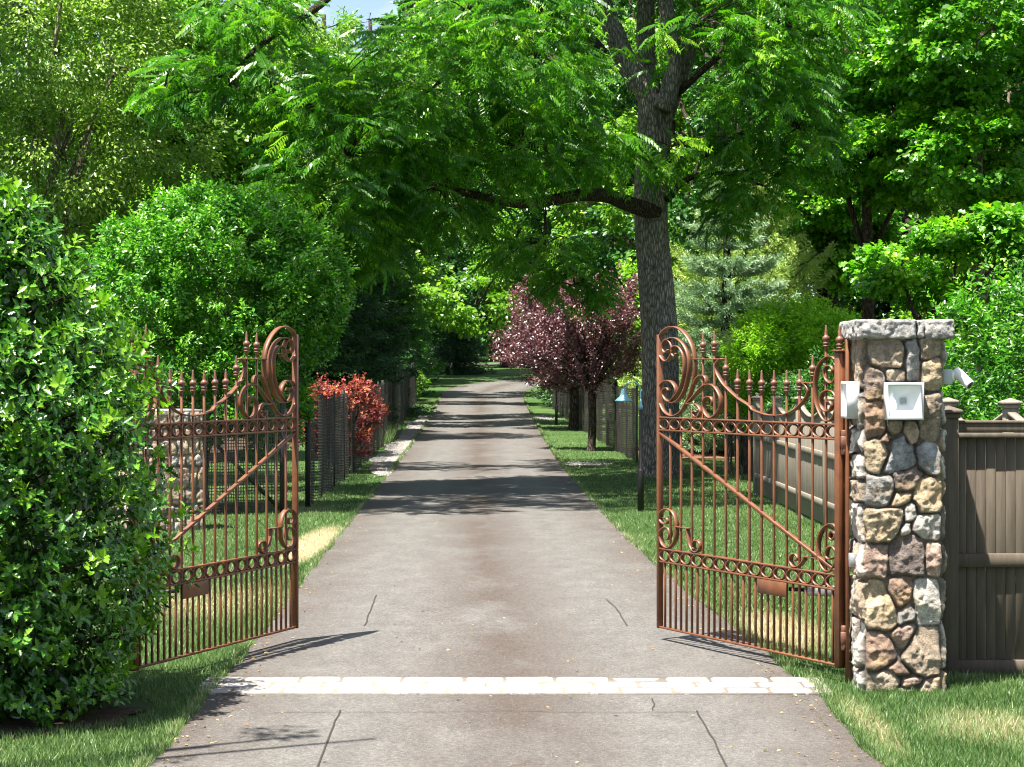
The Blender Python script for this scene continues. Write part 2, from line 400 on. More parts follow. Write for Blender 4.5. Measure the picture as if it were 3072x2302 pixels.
# centre line and half width of the drive
_cl = np.array([(0.1, -6), (.05, 4), (.02, 12), (.0, 15), (-.24, 22), (-.45, 30), (-.8, 50), (-1.15, 77), (-1.38, 95), (-1.25, 107), (.6, 119), (5, 127), (10, 137), (9, 148), (2, 155), (-8, 158), (-22, 160)])
_hw = [2.6, 2.35, 2.16, 2.17, 2.04, 1.97, 1.95, 1.95, 1.97, 2.1, 2.3, 2.2, 2.2, 2.2, 2.2, 2.2, 2.2]
CL = catmull(np.c_[_cl, _hw], 14)
_T = np.gradient(CL[:, :2], axis=0); _T /= np.linalg.norm(_T, axis=1)[:, None]; _N = np.c_[_T[:, 1], -_T[:, 0]]
NS = 17; V = []; CR = []
rg = np.random.default_rng(3)
for i, c in enumerate(CL):
    for k in range(NS):
        t = -1+2*k/(NS-1); w = c[2]+(rg.normal(0, .012) if k in (0, NS-1) else 0)
        p = c[:2]+_N[i]*t*w; V.append((p[0], p[1], hz(p[1])+.012)); CR.append(t)
Fq = [[i*NS+k, i*NS+k+1, (i+1)*NS+k+1, (i+1)*NS+k] for i in range(len(CL)-1) for k in range(NS-1)]
mk('driveway', V, Fq, M['asphalt'], kind='structure', attr={'cross': CR})
def edges(y):
    """left and right edge of the straight part of the drive at distance y"""
    k = CL[:, 1]; j = np.argmax(k > 112); j = j if j > 0 else len(k)
    cx = np.interp(y, k[:j], CL[:j, 0]); w = np.interp(y, k[:j], CL[:j, 2]); return cx-w, cx+w

xs = np.r_[-900, -400, -150, -80, np.arange(-40, 40.1, 2.0), 80, 150, 400, 900]; ys = np.r_[-60, -20, np.arange(0, 200, 3.0), 250, 350, 500, 800, 1500]
GX, GY = np.meshgrid(xs, ys); Vg = np.c_[GX.ravel(), GY.ravel(), hz(GY.ravel())]; nx = len(xs)
Fg = np.array([[j*nx+i, j*nx+i+1, (j+1)*nx+i+1, (j+1)*nx+i] for j in range(len(ys)-1) for i in range(nx-1)])
mk('lawn', Vg, Fg, M['lawn'], kind='structure')

# sealed saw cuts in the asphalt (two detector loops) and the hairline joints
mb = MB()
def ribbon(pts, w):
    P = catmull(np.array(pts, float), 5); P = P+rg.normal(0, .004, P.shape); T = np.gradient(P, axis=0); T /= np.linalg.norm(T, axis=1)[:, None]; N = np.c_[-T[:, 1], T[:, 0]]
    v = []
    for p, n in zip(P, N):
        for s in (-1, 1): q = p+n*s*w/2; v.append((q[0], q[1], hz(q[1])+.0165))
    mb.add(v, [[2*i, 2*i+1, 2*i+3, 2*i+2] for i in range(len(P)-1)])
def G(u, v): y = (H-.016)*F/(v-HY); return ((u-CX)*y/F, y)
ribbon([G(1129, 1786), G(1113, 1825), G(1093, 1877)], .012)
ribbon([G(1819, 1797), G(1853, 1830), G(1879, 1877)], .012)
ribbon([G(1020, 2130), G(985, 2215), G(945, 2320)], .012)
ribbon([G(2090, 2132), G(2140, 2220), G(2190, 2320)], .012)
ribbon([G(900, 1872), G(1300, 1874), G(1700, 1877), G(1978, 1876)], .004)
ribbon([G(820, 2137), G(1200, 2137), G(1500, 2132), G(1800, 2138), G(2100, 2135)], .007)
ribbon([G(1130, 1789), G(1500, 1791), G(1840, 1796)], .003)
ribbon([G(1955, 2095), G(1962, 2110), G(1958, 2130)], .008)
mb.build('sealant_lines', simple('sealant', (.015, .013, .012), (.035, .03, .028), 30, .6, .4, .2, .001), kind='structure')

# cobble band across the gateway
yb0, yb1 = G(1536, 2083)[1], G(1536, 2035)[1]
e0, e1 = edges(14.9); e0 += -.02; e1 += .02
MB().box((e0, yb0+.01, .0), (e1, yb1-.01, .0235)).build('cobble_mortar', M['mortar'], kind='structure')
mb = MB(); rows = 3; rd = (yb1-yb0)/rows
rg = np.random.default_rng(21)
for r in range(rows):
    x = e0-.1-rg.random()*.1; sk = .0
    while x < e1+.02:
        L = rg.uniform(.28, .46); a = max(x, e0-.06); b = min(x+L-.016, e1+.07)
        y0 = yb0+r*rd+.010; y1 = yb0+(r+1)*rd-.010
        if b-a > .06:
            # irregular rounded outline, crowned top
            n = 20; ph = np.linspace(0, 2*math.pi, n, endpoint=False)
            ex = .28; cx, cy = (a+b)/2, (y0+y1)/2; rx, ry = (b-a)/2, (y1-y0)/2
            cs, sn = np.cos(ph), np.sin(ph)
            ox = np.sign(cs)*np.abs(cs)**ex*rx; oy = np.sign(sn)*np.abs(sn)**ex*ry
            j = 1+rg.normal(0, .018, n); tz = .027+rg.normal(0, .0015)
            v = []
            for sc, z in ((1.0, .01), (1.0, tz-.004), (.965, tz-.001), (.86, tz), (.45, tz+.002)):
                v += [(cx+ox[i]*j[i]*sc, cy+oy[i]*j[i]*sc*(1 if sc > .9 else .97), z+rg.normal(0, .0008)) for i in range(n)]
            f = [[q*n+i, q*n+(i+1) % n, (q+1)*n+(i+1) % n, (q+1)*n+i] for q in range(4) for i in range(n)]+[[4*n+i for i in range(n)]]
            mb.add(v, f)
        x += L
mb.build('cobble_band', M['paver'], kind='structure', smooth=False)

# gravel beside the drive, as stones
def gravel_patch(name, n, fx, size, seed):
    g = np.random.default_rng(seed); P = fx(g, n); s = size*g.uniform(.5, 1.3, n)
    base = np.array([(1, 0, 0), (-1, 0, 0), (0, 1, 0), (0, -1, 0), (0, 0, .7), (0, 0, -.5)]); fo = np.array([(0, 2, 4), (2, 1, 4), (1, 3, 4), (3, 0, 4)])
    a = g.uniform(0, 6.28, n); c, si = np.cos(a), np.sin(a); Vv = base[None]*s[:, None, None]*g.uniform(.6, 1.3, (n, 6, 1))
    X = Vv[..., 0]*c[:, None]-Vv[..., 1]*si[:, None]; Yv = Vv[..., 0]*si[:, None]+Vv[..., 1]*c[:, None]
    Vv = np.stack([X, Yv, Vv[..., 2]], -1)+P[:, None, :]
    Fv = (fo[None]+6*np.arange(n)[:, None, None]).reshape(-1, 3)
    mk(name, Vv.reshape(-1, 3), Fv, M['gravel'], kind='stuff', attr={'tint': np.repeat(g.random(n), 6)})
def fx(g, n):
    y = g.uniform(43.5, 78, n); l, _ = edges(y); w = .62+.10*np.sin(y*.9)+.05*np.sin(y*2.3)-.25*np.clip((y-68)/10, 0, 1)
    w = w*np.clip((y-43)/3, .3, 1); x = l+.05-g.random(n)**.9*w; return np.c_[x, y, hz(y)+.02]
gravel_patch('gravel', 24000, fx, .03, 5)
def fx2(g, n):
    t = g.random(n) < .6; y = np.where(t, g.normal(48.2, .35, n), g.normal(76, .9, n)); _, r = edges(y); x = r+np.abs(g.normal(0, .38, n))*np.where(t, 1, .8)
    return np.c_[x, y, hz(y)+.02]
gravel_patch('gravel_spill', 2600, fx2, .03, 6)

def disc(name, mat, cx, cy, rx, ry, z=.02, seed=1):
    g = np.random.default_rng(seed); n = 40; v = [(cx, cy, hz(cy)+z+.04)]
    for k in range(n):
        a = 2*math.pi*k/n; j = 1+.12*math.sin(3*a+seed)+g.normal(0, .03); x, y = cx+rx*j*math.cos(a), cy+ry*j*math.sin(a); v.append((x, y, hz(y)+z))
    return mk(name, v, [[0, 1+k, 1+(k+1) % n] for k in range(n)], mat, kind='structure')
disc('mulch_bed', M['mulch'], 5.3, 54.5, 2.3, 4.0, .02, 2)
disc('soil_bed', M['soil'], -4.3, 13.9, 1.75, 1.3, .015, 3)
disc('soil_bed', M['soil'], -6.8, 33.9, 2.6, 1.5, .015, 4)
disc('leaf_litter', M['soil'], -9.0, 75, 4.6, 26, .02, 6)
disc('leaf_litter', M['soil'], 16, 62, 11, 18, .02, 7)

# ------------------------------------------------------------ iron gates
HG = np.array([2.41, 15.2]); FR = np.array([1.25, 17.47]); GW = float(np.linalg.norm(HG-FR))
def gp(u, v):
    """photo pixel on the right gate -> (s along the leaf from its free end, height)"""
    k = (u-CX)/F; dx, dy = (HG-FR)/GW; s = (k*FR[1]-FR[0])/(dx-k*dy); y = FR[1]+s*dy; return np.array([s, H-(v-HY)*y/F])
def cA(p): return gp(1960+p[0]/4.363, 960+p[1]/4.363)
def cB(p): return gp(2260+p[0]/4.362, 960+p[1]/4.362)
def cC(p): return gp(1960+p[0]/3.453, 1480+p[1]/3.453)
def cD(p): return gp(2260+p[0]/2.765, 1480+p[1]/2.765)
mA = lambda L: [cA(p) for p in L]
mB_ = lambda L: [cB(p) for p in L]
mC = lambda L: [cC(p) for p in L]
mD = lambda L: [cD(p) for p in L]
SCROLLS = [
 ('scroll', mA([(205,392),(165,430),(132,385),(135,310),(180,255),(232,300),(255,400),(228,490),(165,540),(98,470),(70,340),(105,190),(175,115),(255,90),(350,120),(440,210),(510,340),(545,500),(545,680),(528,830),(490,960),(440,1080),(385,1180),(320,1238),(240,1255),(155,1205),(95,1090),(72,950),(100,855),(160,800),(225,803),(282,860),(300,940),(270,1020),(222,1068),(165,1040),(133,965),(150,905),(190,893),(205,925)]), 8),
 ('scroll', mA([(195,255),(245,236),(310,245),(385,305),(440,400),(470,520),(470,660),(448,800),(410,930),(350,1030),(285,1078),(225,1080)]), 6),
 ('scroll', mA([(308,438),(290,480),(258,452),(250,390),(275,350),(320,345),(365,385),(400,470),(412,590),(402,730),(370,860),(315,970),(235,1062)]), 7),
 ('scroll', mA([(440,1105),(500,1040),(570,960),(640,882),(710,845),(780,855),(840,920),(882,1020),(882,1130),(845,1215),(785,1272),(735,1280),(685,1225),(660,1130),(672,1050),(712,1010),(760,1015),(782,1065),(768,1120),(735,1122)]), 7),
 ('scroll', mA([(440,1105),(500,1092),(560,1103),(608,1150),(625,1210),(595,1262),(552,1262),(533,1222),(548,1192),(572,1208)]), 6),
 ('scroll', mA([(540,850),(562,790),(600,742),(650,726),(688,755),(700,820),(680,858)]), 6),
 ('swag', mA([(905,508),(862,530),(822,590),(832,680),(880,780),(950,872),(1100,1015),(1262,1125)])+mB_([(0,1178),(100,1218),(200,1245),(320,1250),(430,1232),(540,1180),(620,1110),(690,1020),(722,930),(700,865),(655,825)]), 6),
 ('scroll', mB_([(1025,700),(1050,660),(1030,610),(985,600),(945,640),(940,720),(970,795),(1030,828),(1078,780),(1098,690),(1098,570),(1052,492),(980,482),(900,545),(842,650),(815,800),(812,950),(832,1100),(880,1225),(930,1305),(985,1325),(1050,1280),(1092,1150),(1094,1030),(1050,945),(980,922),(912,960),(885,1050),(900,1135),(952,1195),(1010,1180),(1035,1120),(1010,1068),(972,1075)]), 7),
 ('scroll', mC([(115,255),(150,262),(155,305),(110,315),(76,275),(75,220),(110,172),(160,165),(210,205),(238,290),(243,380),(235,470),(200,540),(150,565),(100,530),(76,455),(82,392),(120,355),(160,362),(178,415),(165,470),(130,482)]), 7),
 ('scroll', mC([(352,368),(365,450),(385,540),(420,598),(460,608),(490,565),(485,512),(450,490),(420,512),(415,560),(430,575)]), 7),
 ('scroll', mD([(655,312),(682,325),(688,355),(660,388),(640,365),(645,330),(662,318),(695,345),(697,300),(675,262),(630,258),(580,300),(547,380),(542,480),(562,580),(600,640),(650,640),(688,570),(695,495),(660,442),(620,462),(610,520),(635,548),(665,532)]), 7),
 ('scroll', mD([(432,527),(420,562),(385,602),(340,610),(310,562),(320,515),(355,505),(375,540),(355,558)]), 7),
]
PLATES = [mA([(522, 528), (930, 500)]), mB_([(648, 822), (808, 826)]), mC([(222, 345), (378, 366)]), mD([(430, 525), (537, 543)])]
UP = (cA((60, 1275))[1], cA((60, 1440))[1]); LO = (cC((70, 572))[1], cC((70, 705))[1]); BOT = cC((75, 1385))[1]
FIN = {4: cA((655, 170))[1], 5: cA((790, 155))[1], 6: cA((930, 470))[1], 7: cA((1100, 645))[1], 8: cA((1267, 655))[1], 9: cB((103, 660))[1],
       10: cB((272, 660))[1], 11: cB((430, 660))[1], 12: cB((608, 650))[1], 13: cB((742, 462))[1], 14: cB((915, 70))[1]}
DIAG = (cA((95, 1480)), cD((700, 655)))
HINGE_TOP = cB((1160, 415))[1]; HINGE_TIP = cB((1160, 75))[1]

def build_gate(label, hinge, free, arm_to):
    h = np.array(hinge, float); f = np.array(free, float); d = (h-f)/np.linalg.norm(h-f); n = np.array([-d[1], d[0]])
    if n[1] > 0: n = -n
    Wd = float(np.linalg.norm(h-f)); ks = Wd/GW
    D3v = np.array([d[0], d[1], 0]); N3 = np.array([n[0], n[1], 0]); Z3 = np.array([0, 0, 1.])
    def Wp(s, z, m=0): return np.array([f[0]+d[0]*s*ks+n[0]*m, f[1]+d[1]*s*ks+n[1]*m, z])
    t = thing('iron_gate', label, 'gate', (h[0], h[1], 0), 'pair of open wrought iron driveway gates')
    def bar(name, s0, z0, s1, z1, hw, hd, m=0, mat='rust', bev=.002):
        a, b = Wp(s0, z0, m), Wp(s1, z1, m); L = b-a; ln = np.linalg.norm(L); ax = L/ln
        side = np.cross(N3, ax)
        MB().bbox((a+b)/2, [ax, side, N3], (ln/2, hw, hd), bev).build(name, M[mat], t)
    bar('end_post', .0, BOT-.01, .0, cA((60, 195))[1], .016, .024)
    hp = MB().bbox(Wp(GW, (cD((730, 1450))[1]+HINGE_TOP)/2), [D3v, N3, Z3], (.029, .029, (HINGE_TOP-cD((730, 1450))[1])/2), .004)
    hp.bbox(Wp(GW, HINGE_TOP+.006), [D3v, N3, Z3], (.045, .045, .007), .003)
    hpo = hp.build('hinge_post', M['rust'], t)
    for nm, z in (('rail', UP[0]), ('rail', UP[1]), ('rail', LO[0]), ('rail', LO[1]), ('rail', BOT)):
        bar(nm, .016, z, GW-.029, z, .0075, .020, 0, 'rust')
    p = GW/15
    for k in range(1, 15):
        s = k*p; top = FIN[k]-.18 if k in FIN else UP[0]+.075
        bar('baluster', s, BOT, s, top, .0085, .0085)
    for k in range(15):
        bar('short_baluster', (k+.5)*p, BOT+.008, (k+.5)*p, LO[1]-.008, .0085, .0085)
    # rings in both bands
    for (z1, z0) in (UP, LO):
        zc = (z0+z1)/2; rz = (z1-z0)/2-.008
        for k in range(15):
            rs = p/2-.010; mbr = MB(); q = 24; v = []
            for i in range(q):
                a = 2*math.pi*i/q; c, s_ = math.cos(a), math.sin(a)
                for dr, m in ((0, -.017), (0, .017), (-.006, .017), (-.006, -.017)):
                    v.append(Wp((k+.5)*p+(rs+dr)*c, zc+(rz+dr)*s_, m))
            mbr.add(v, [[i*4+j, i*4+(j+1) % 4, ((i+1) % q)*4+(j+1) % 4, ((i+1) % q)*4+j] for i in range(q) for j in range(4)])
            mbr.build('ring', M['rust'], t)
    for nm, pts, sub in SCROLLS:
        P = catmull(pts, sub); T = np.gradient(P, axis=0); T /= np.linalg.norm(T, axis=1)[:, None]+1e-9; Q = np.c_[-T[:, 1], T[:, 0]]
        v = []; wd = .021 if nm == 'scroll' else .019; th = .0045
        for a, q in zip(P, Q):
            for sg, m in ((-1, -wd), (-1, wd), (1, wd), (1, -wd)):
                b = a+q*sg*th; v.append(Wp(b[0], b[1], m))
        m_ = len(P); fc = [[i*4+j, i*4+(j+1) % 4, (i+1)*4+(j+1) % 4, (i+1)*4+j] for i in range(m_-1) for j in range(4)]+[[3, 2, 1, 0], [(m_-1)*4+j for j in range(4)]]
        MB().add(v, fc).build(nm, M['rust'], t)
    for a, b in PLATES: bar('flat_bar', a[0], (a[1]+b[1])/2, b[0], (a[1]+b[1])/2, .005, .019)
    bar('brace', DIAG[0][0], DIAG[0][1], DIAG[1][0], DIAG[1][1], .012, .017)
    prof = [(.004, 0), (.006, -.006), (.0125, -.070), (.0145, -.078), (.024, -.084), (.0285, -.098), (.024, -.113), (.015, -.121), (.020, -.126), (.0255, -.134), (.020, -.143),
            (.014, -.147), (.023, -.151), (.0245, -.156), (.018, -.162), (.012, -.17), (.011, -.19)]
    pr = prof[::-1]
    for k, z in FIN.items(): MB().lathe(Wp(k*p, z), pr, 14).build('finial', M['rust2'], t, smooth=True)
    MB().lathe(Wp(GW, HINGE_TIP), [(r*1.12, z*(HINGE_TIP-HINGE_TOP-.012)/.17) for r, z in pr if z > -.171], 14).build('finial', M['rust2'], t, smooth=True)
    # hinges: knuckle and fixed strap plate
    for z in (UP[1]-.02, .33):
        c = Wp(GW+.052, z, .0); MB().lathe(c-np.array([0, 0, .09]), [(.019, 0), (.022, .004), (.022, .086), (.018, .088), (.018, .094), (.022, .096), (.022, .176), (.019, .18)], 14).build('hinge', M['rust2'], t, smooth=False)
    # cover plate on the lower band, near the hinge side
    a, b = cD((58, 780)), cD((297, 780)); zt = LO[1]-.004
    MB().bbox(Wp((a[0]+b[0])/2, zt-.058, .026), [D3v, N3, Z3], ((b[0]-a[0])/2, .004, .055), .002).build('cover_plate', M['rust'], t)
    # swing arm operator behind the leaf
    A = Wp(b[0]-.05, zt-.055, -.03); B = np.array(arm_to); L = B-A; ln = np.linalg.norm(L); ax = L/ln; sd_ = np.cross(Z3, ax); sd_ /= np.linalg.norm(sd_)
    MB().bbox(A+ax*(ln*.62), [ax, sd_, np.cross(ax, sd_)], (ln*.38, .035, .04), .012).build('operator_housing', M['steel'], t)
    MB().tube([A, A+ax*ln*.3], .016, 10).build('operator_rod', M['black'], t)
    return t
build_gate('open rust brown iron gate on the right, hinged beside the stone pillar with two lanterns', HG, FR, (2.60, 15.75, .60))
LH, LF = (-2.755, 15.05), (-1.83, 17.45)
build_gate('open rust brown iron gate on the left, its hinge side hidden behind the holly', LH, LF, (-3.0, 15.6, .60))

# ------------------------------------------------------------ fieldstone pillar
def poly_dist(P, poly):
    """signed inside distance of points to polygon (positive inside)"""
    n = len(poly); d = np.full(len(P), 1e9); ins = np.zeros(len(P), bool)
    for i in range(n):
        a, b = poly[i], poly[(i+1) % n]; e = b-a; w = P-a; t = np.clip((w@e)/(e@e+1e-12), 0, 1); q = w-t[:, None]*e; d = np.minimum(d, (q**2).sum(1))
        c = ((a[1] > P[:, 1]) != (b[1] > P[:, 1])) & (P[:, 0] < (b[0]-a[0])*(P[:, 1]-a[1])/(b[1]-a[1]+1e-12)+a[0]); ins ^= c
    d = np.sqrt(d); return np.where(ins, d, -d)
def roundpoly(p):
    p = np.array(p, float); out = []; n = len(p)
    for i in range(n):
        a, b, c = p[i-1], p[i], p[(i+1) % n]; out += [b+(a-b)*.16, b+(a-b)*.05+(c-b)*.05, b+(c-b)*.16]
    return np.array(out)
COLS = {'T': (.36, .29, .22), 'Y': (.46, .37, .25), 'G': (.30, .29, .28), 'B': (.27, .185, .14), 'K': (.36, .26, .21), 'U': (.28, .29, .30), 'W': (.50, .47, .43), 'D': (.20, .165, .15), 'P': (.58, .55, .50)}
P1, P2, P3 = (940,), (1300,), (1690,)
FRONT = [
 ('T', 940, [(108,175),(400,168),(418,215),(412,360),(385,395),(250,393),(125,362)]), ('G', 940, [(423,185),(530,168),(545,320),(564,370),(552,485),(440,498),(423,400),(430,320)]),
 ('T', 940, [(538,168),(722,165),(722,305),(600,338),(548,325)]), ('T', 940, [(273,398),(420,400),(425,495),(273,497)]), ('Y', 940, [(568,348),(640,325),(722,310),(722,560),(640,566),(600,556),(568,520)]),
 ('D', 940, [(105,372),(160,382),(266,428),(267,560),(222,622),(140,632),(105,600)]), ('Y', 940, [(224,578),(272,563),(270,634),(224,634)]), ('B', 940, [(105,640),(190,632),(264,640),(264,830),(226,896),(105,890)]),
 ('T', 940, [(575,588),(722,568),(722,860),(685,932),(545,902),(530,760),(555,750),(555,620)]), ('K', 940, [(275,502),(545,502),(545,620),(275,640)]), ('T', 940, [(275,645),(545,625),(545,755),(275,755)]),
 ('Y', 940, [(548,515),(588,530),(572,582),(549,595)]), ('T', 940, [(278,763),(402,766),(408,840),(330,872),(273,832)]), ('B', 940, [(265,845),(325,885),(300,936),(230,916)]), ('T', 940, [(410,764),(526,762),(541,920),(480,944),(440,880),(410,850)]),
 ('U', 1300, [(330,50),(430,5),(460,70),(500,85),(516,242),(400,272),(312,302),(244,287),(290,190),(310,100)]), ('U', 1300, [(520,100),(600,50),(690,84),(722,130),(722,292),(690,322),(620,302),(524,236)]),
 ('Y', 1300, [(105,60),(200,38),(282,75),(287,160),(236,272),(215,303),(105,282)]), ('D', 1300, [(334,290),(400,277),(510,248),(580,295),(512,402),(440,414),(350,412)]), ('G', 1300, [(105,298),(210,308),(322,308),(350,400),(282,517),(180,530),(105,502)]),
 ('Y', 1300, [(300,522),(350,425),(430,416),(484,430),(482,492),(420,522)]), ('Y', 1300, [(560,320),(640,310),(722,345),(722,562),(560,574),(530,510),(489,482),(495,410)]), ('Y', 1300, [(105,530),(406,530),(414,600),(376,732),(300,787),(180,785),(105,768)]),
 ('W', 1300, [(414,530),(480,500),(527,520),(537,600),(502,637),(424,632)]), ('W', 1300, [(394,690),(425,637),(470,636),(489,712),(395,752)]), ('W', 1300, [(489,660),(545,576),(722,570),(722,767),(580,772),(489,702)]),
 ('D', 1300, [(310,800),(350,770),(490,714),(582,772),(600,850),(600,1025),(590,1030),(275,1012),(290,880)]), ('K', 1300, [(602,784),(722,780),(722,1032),(605,1027)]), ('K', 1300, [(105,787),(200,790),(292,810),(287,900),(270,1042),(105,1042)]),
 ('Y', 1690, [(105,122),(160,117),(250,130),(300,220),(362,320),(364,440),(312,487),(200,484),(105,482)]), ('B', 1690, [(278,108),(345,94),(490,100),(502,150),(470,292),(380,332),(320,240),(285,170)]), ('P', 1690, [(515,110),(690,108),(722,170),(722,300),(722,447),(525,450),(514,340),(487,240)]),
 ('G', 1690, [(368,350),(465,296),(516,350),(516,416),(369,457)]), ('K', 1690, [(290,510),(360,465),(516,430),(502,500),(412,632),(350,600)]), ('B', 1690, [(105,492),(280,503),(342,600),(378,680),(260,763),(150,773),(105,750)]),
 ('T', 1690, [(530,460),(722,453),(722,790),(600,820),(500,802),(394,676),(430,622),(505,510)]), ('B', 1690, [(262,762),(385,690),(471,800),(380,807),(280,773)]), ('T', 1690, [(105,800),(250,770),(330,775),(400,830),(340,950),(105,950)]),
 ('K', 1690, [(405,814),(587,820),(560,870),(500,892),(390,887)]), ('T', 1690, [(592,825),(722,806),(722,950),(540,950),(560,880)]), ('G', 1690, [(372,890),(502,896),(490,950),(345,950)])]
PX0, PY0, PL = 2.485, 14.73, .62
def front_poly(y0, pts):
    o = []
    for (a, b) in pts:
        u = 2540+a/2.38; v = y0+b/2.38; o.append(((u-2584.5)/421., H-(v-HY)/421.))
    return np.array(o)

def random_stones(g, p0, p1, z0, z1, hmin=.13, hmax=.30, wmin=.14, wmax=.34, pool='TYGBKWDT'):
    out = []; z = z0
    while z < z1-.02:
        hh = min(g.uniform(hmin, hmax), z1-z); hh = z1-z if z1-z-hh < hmin*.7 else hh; p = p0
        while p < p1-.02:
            w = g.uniform(wmin, wmax); w = p1-p if p1-p-w < wmin*.7 else w
            j = lambda: g.normal(0, .012)
            hh2 = hh+g.normal(0, .02)
            q = [(p+.006+j(), z+.006+abs(j())), (p+w*.5, z+.004+j()*.6), (p+w-.006+j(), z+.006+abs(j())), (p+w-.006+j()*.5, z+hh*.5), (p+w-.006+j(), z+hh-.006-abs(j())), (p+w*.5, z+hh-.004+j()*.6), (p+.006+j(), z+hh-.006-abs(j())), (p+.006+j()*.5, z+hh*.5)]
            out.append((g.choice(list(pool)), np.array(q))); p += w
        z += hh
    return out

def stone_skin(name, parent, corners, zlo, zhi, stones, res=.009, relief=.045, rc=.03, seed=1):
    """one continuous skin wrapped round a plan outline, raised stone by stone"""
    C_ = np.array(corners, float); n = len(C_); segs = [np.linalg.norm(C_[(i+1) % n]-C_[i]) for i in range(n)]; cum = np.r_[0, np.cumsum(segs)]; per = cum[-1]
    nu = int(per/res); nz = int((zhi-zlo)/res); p = np.arange(nu)*per/nu; z = np.linspace(zlo, zhi, nz)
    # base outline with softened corners, by averaging the outline over a short window
    def outl(q):
        q = q % per; k = np.clip(np.searchsorted(cum, q, 'right')-1, 0, n-1); t = (q-cum[k])/np.array(segs)[k]; return C_[k]+(C_[(k+1) % n]-C_[k])*t[:, None]
    B = sum(outl(p+o) for o in np.linspace(-rc, rc, 7))/7; T = sum(outl(p+o+.004)-outl(p+o-.004) for o in np.linspace(-rc, rc, 7)); T /= np.linalg.norm(T, axis=1)[:, None]; N = np.c_[T[:, 1], -T[:, 0]]
    PP, ZZ = np.meshgrid(p, z); Pf = PP.ravel(); Zf = ZZ.ravel(); ni = np.tile(np.arange(nu), nz)
    h = np.zeros(len(Pf)); col = np.tile(np.array([.15, .13, .11]), (len(Pf), 1)); g = np.random.default_rng(seed)
    warp = np.c_[vn(np.c_[Pf, Zf, Pf*0], 14)-.5, vn(np.c_[Pf, Zf, Pf*0], 14, 9)-.5]*.022
    pts = np.c_[Pf, Zf]+warp
    for cname, poly in stones:
        lift = g.uniform(.75, 1.15); tl = g.normal(0, .10, 2); fac = [(g.normal(0, .16), g.normal(0, .16), g.uniform(.85, 1.2)) for _ in range(3)]; c0 = poly.mean(0); pc = np.array(COLS[cname])*g.uniform(.82, 1.05)
        for sh in (0, per, -per):
            q = poly+np.array([sh, 0]); lo, hi = q.min(0)-.03, q.max(0)+.03
            m = np.where((pts[:, 0] > lo[0]) & (pts[:, 0] < hi[0]) & (pts[:, 1] > lo[1]) & (pts[:, 1] < hi[1]))[0]
            if len(m) == 0: continue
            d = poly_dist(pts[m], roundpoly(q)); ins = d > 0; m = m[ins]; d = d[ins]
            t = np.clip(d/.022, 0, 1); hh = relief*lift*np.sqrt(1-(1-t)**2)*(1+tl[0]*(pts[m, 0]-c0[0]-sh)/.1*.6+tl[1]*(pts[m, 1]-c0[1])/.1*.6)
            for (fa, fb, fc) in fac: hh = np.minimum(hh, relief*fc+fa*(pts[m, 0]-c0[0]-sh)+fb*(pts[m, 1]-c0[1]))
            hh = np.maximum(hh, .004); sel = hh > h[m]; h[m[sel]] = hh[sel]; k = np.clip(d/.012, 0, 1)[:, None]; cc = col[m]*(1-k)+pc*k; col[m[sel]] = cc[sel]
    X = B[ni, 0]+N[ni, 0]*h; Y = B[ni, 1]+N[ni, 1]*h; Q = np.c_[X, Y, Zf]
    rock = (np.abs(fbm(Q, 12, 3)-.5)*-2+.42)*.036+(fbm(Q, 38, 3)-.5)*.026
    w = np.clip(h/relief, .12, 1); X += N[ni, 0]*rock*w; Y += N[ni, 1]*rock*w
    col = col*(.72+.56*fbm(Q, 9, 3, 3.3))[:, None]
    i = np.arange(nu); F0 = []
    for j in range(nz-1): F0.append(np.c_[j*nu+i, j*nu+(i+1) % nu, (j+1)*nu+(i+1) % nu, (j+1)*nu+i])
    return mk(name, np.c_[X, Y, Zf], np.vstack(F0), M['stone'], parent, True, attr={'stonecol': col})

pil = thing('stone_pillar', 'tall square fieldstone pillar with grey granite cap, right of the gateway', 'pillar', (PX0+PL/2, PY0+PL/2, 0), 'stone pillars by the drive')
g_ = np.random.default_rng(11)
st = [(c, front_poly(y0, p)) for c, y0, p in FRONT]
rp = random_stones(g_, PL+.0, 4*PL-.0, -.05, 2.56, .16, .42, .16, .40, pool='TWGTWPPTP')
# front skin starts at front-left corner and runs to the right (counter-clockwise from above)
ins = .040
corn = [(PX0+ins, PY0+ins), (PX0+PL-ins, PY0+ins), (PX0+PL-ins, PY0+PL-ins), (PX0+ins, PY0+PL-ins)]
sc_ = (PL-2*ins)/PL
stones = [(c, np.c_[q[:, 0]*sc_, q[:, 1]]) for c, q in st]+[(c, np.c_[q[:, 0]*sc_, q[:, 1]]) for c, q in rp]
stone_skin('stonework', pil, corn, -.05, 2.56, stones, seed=4)
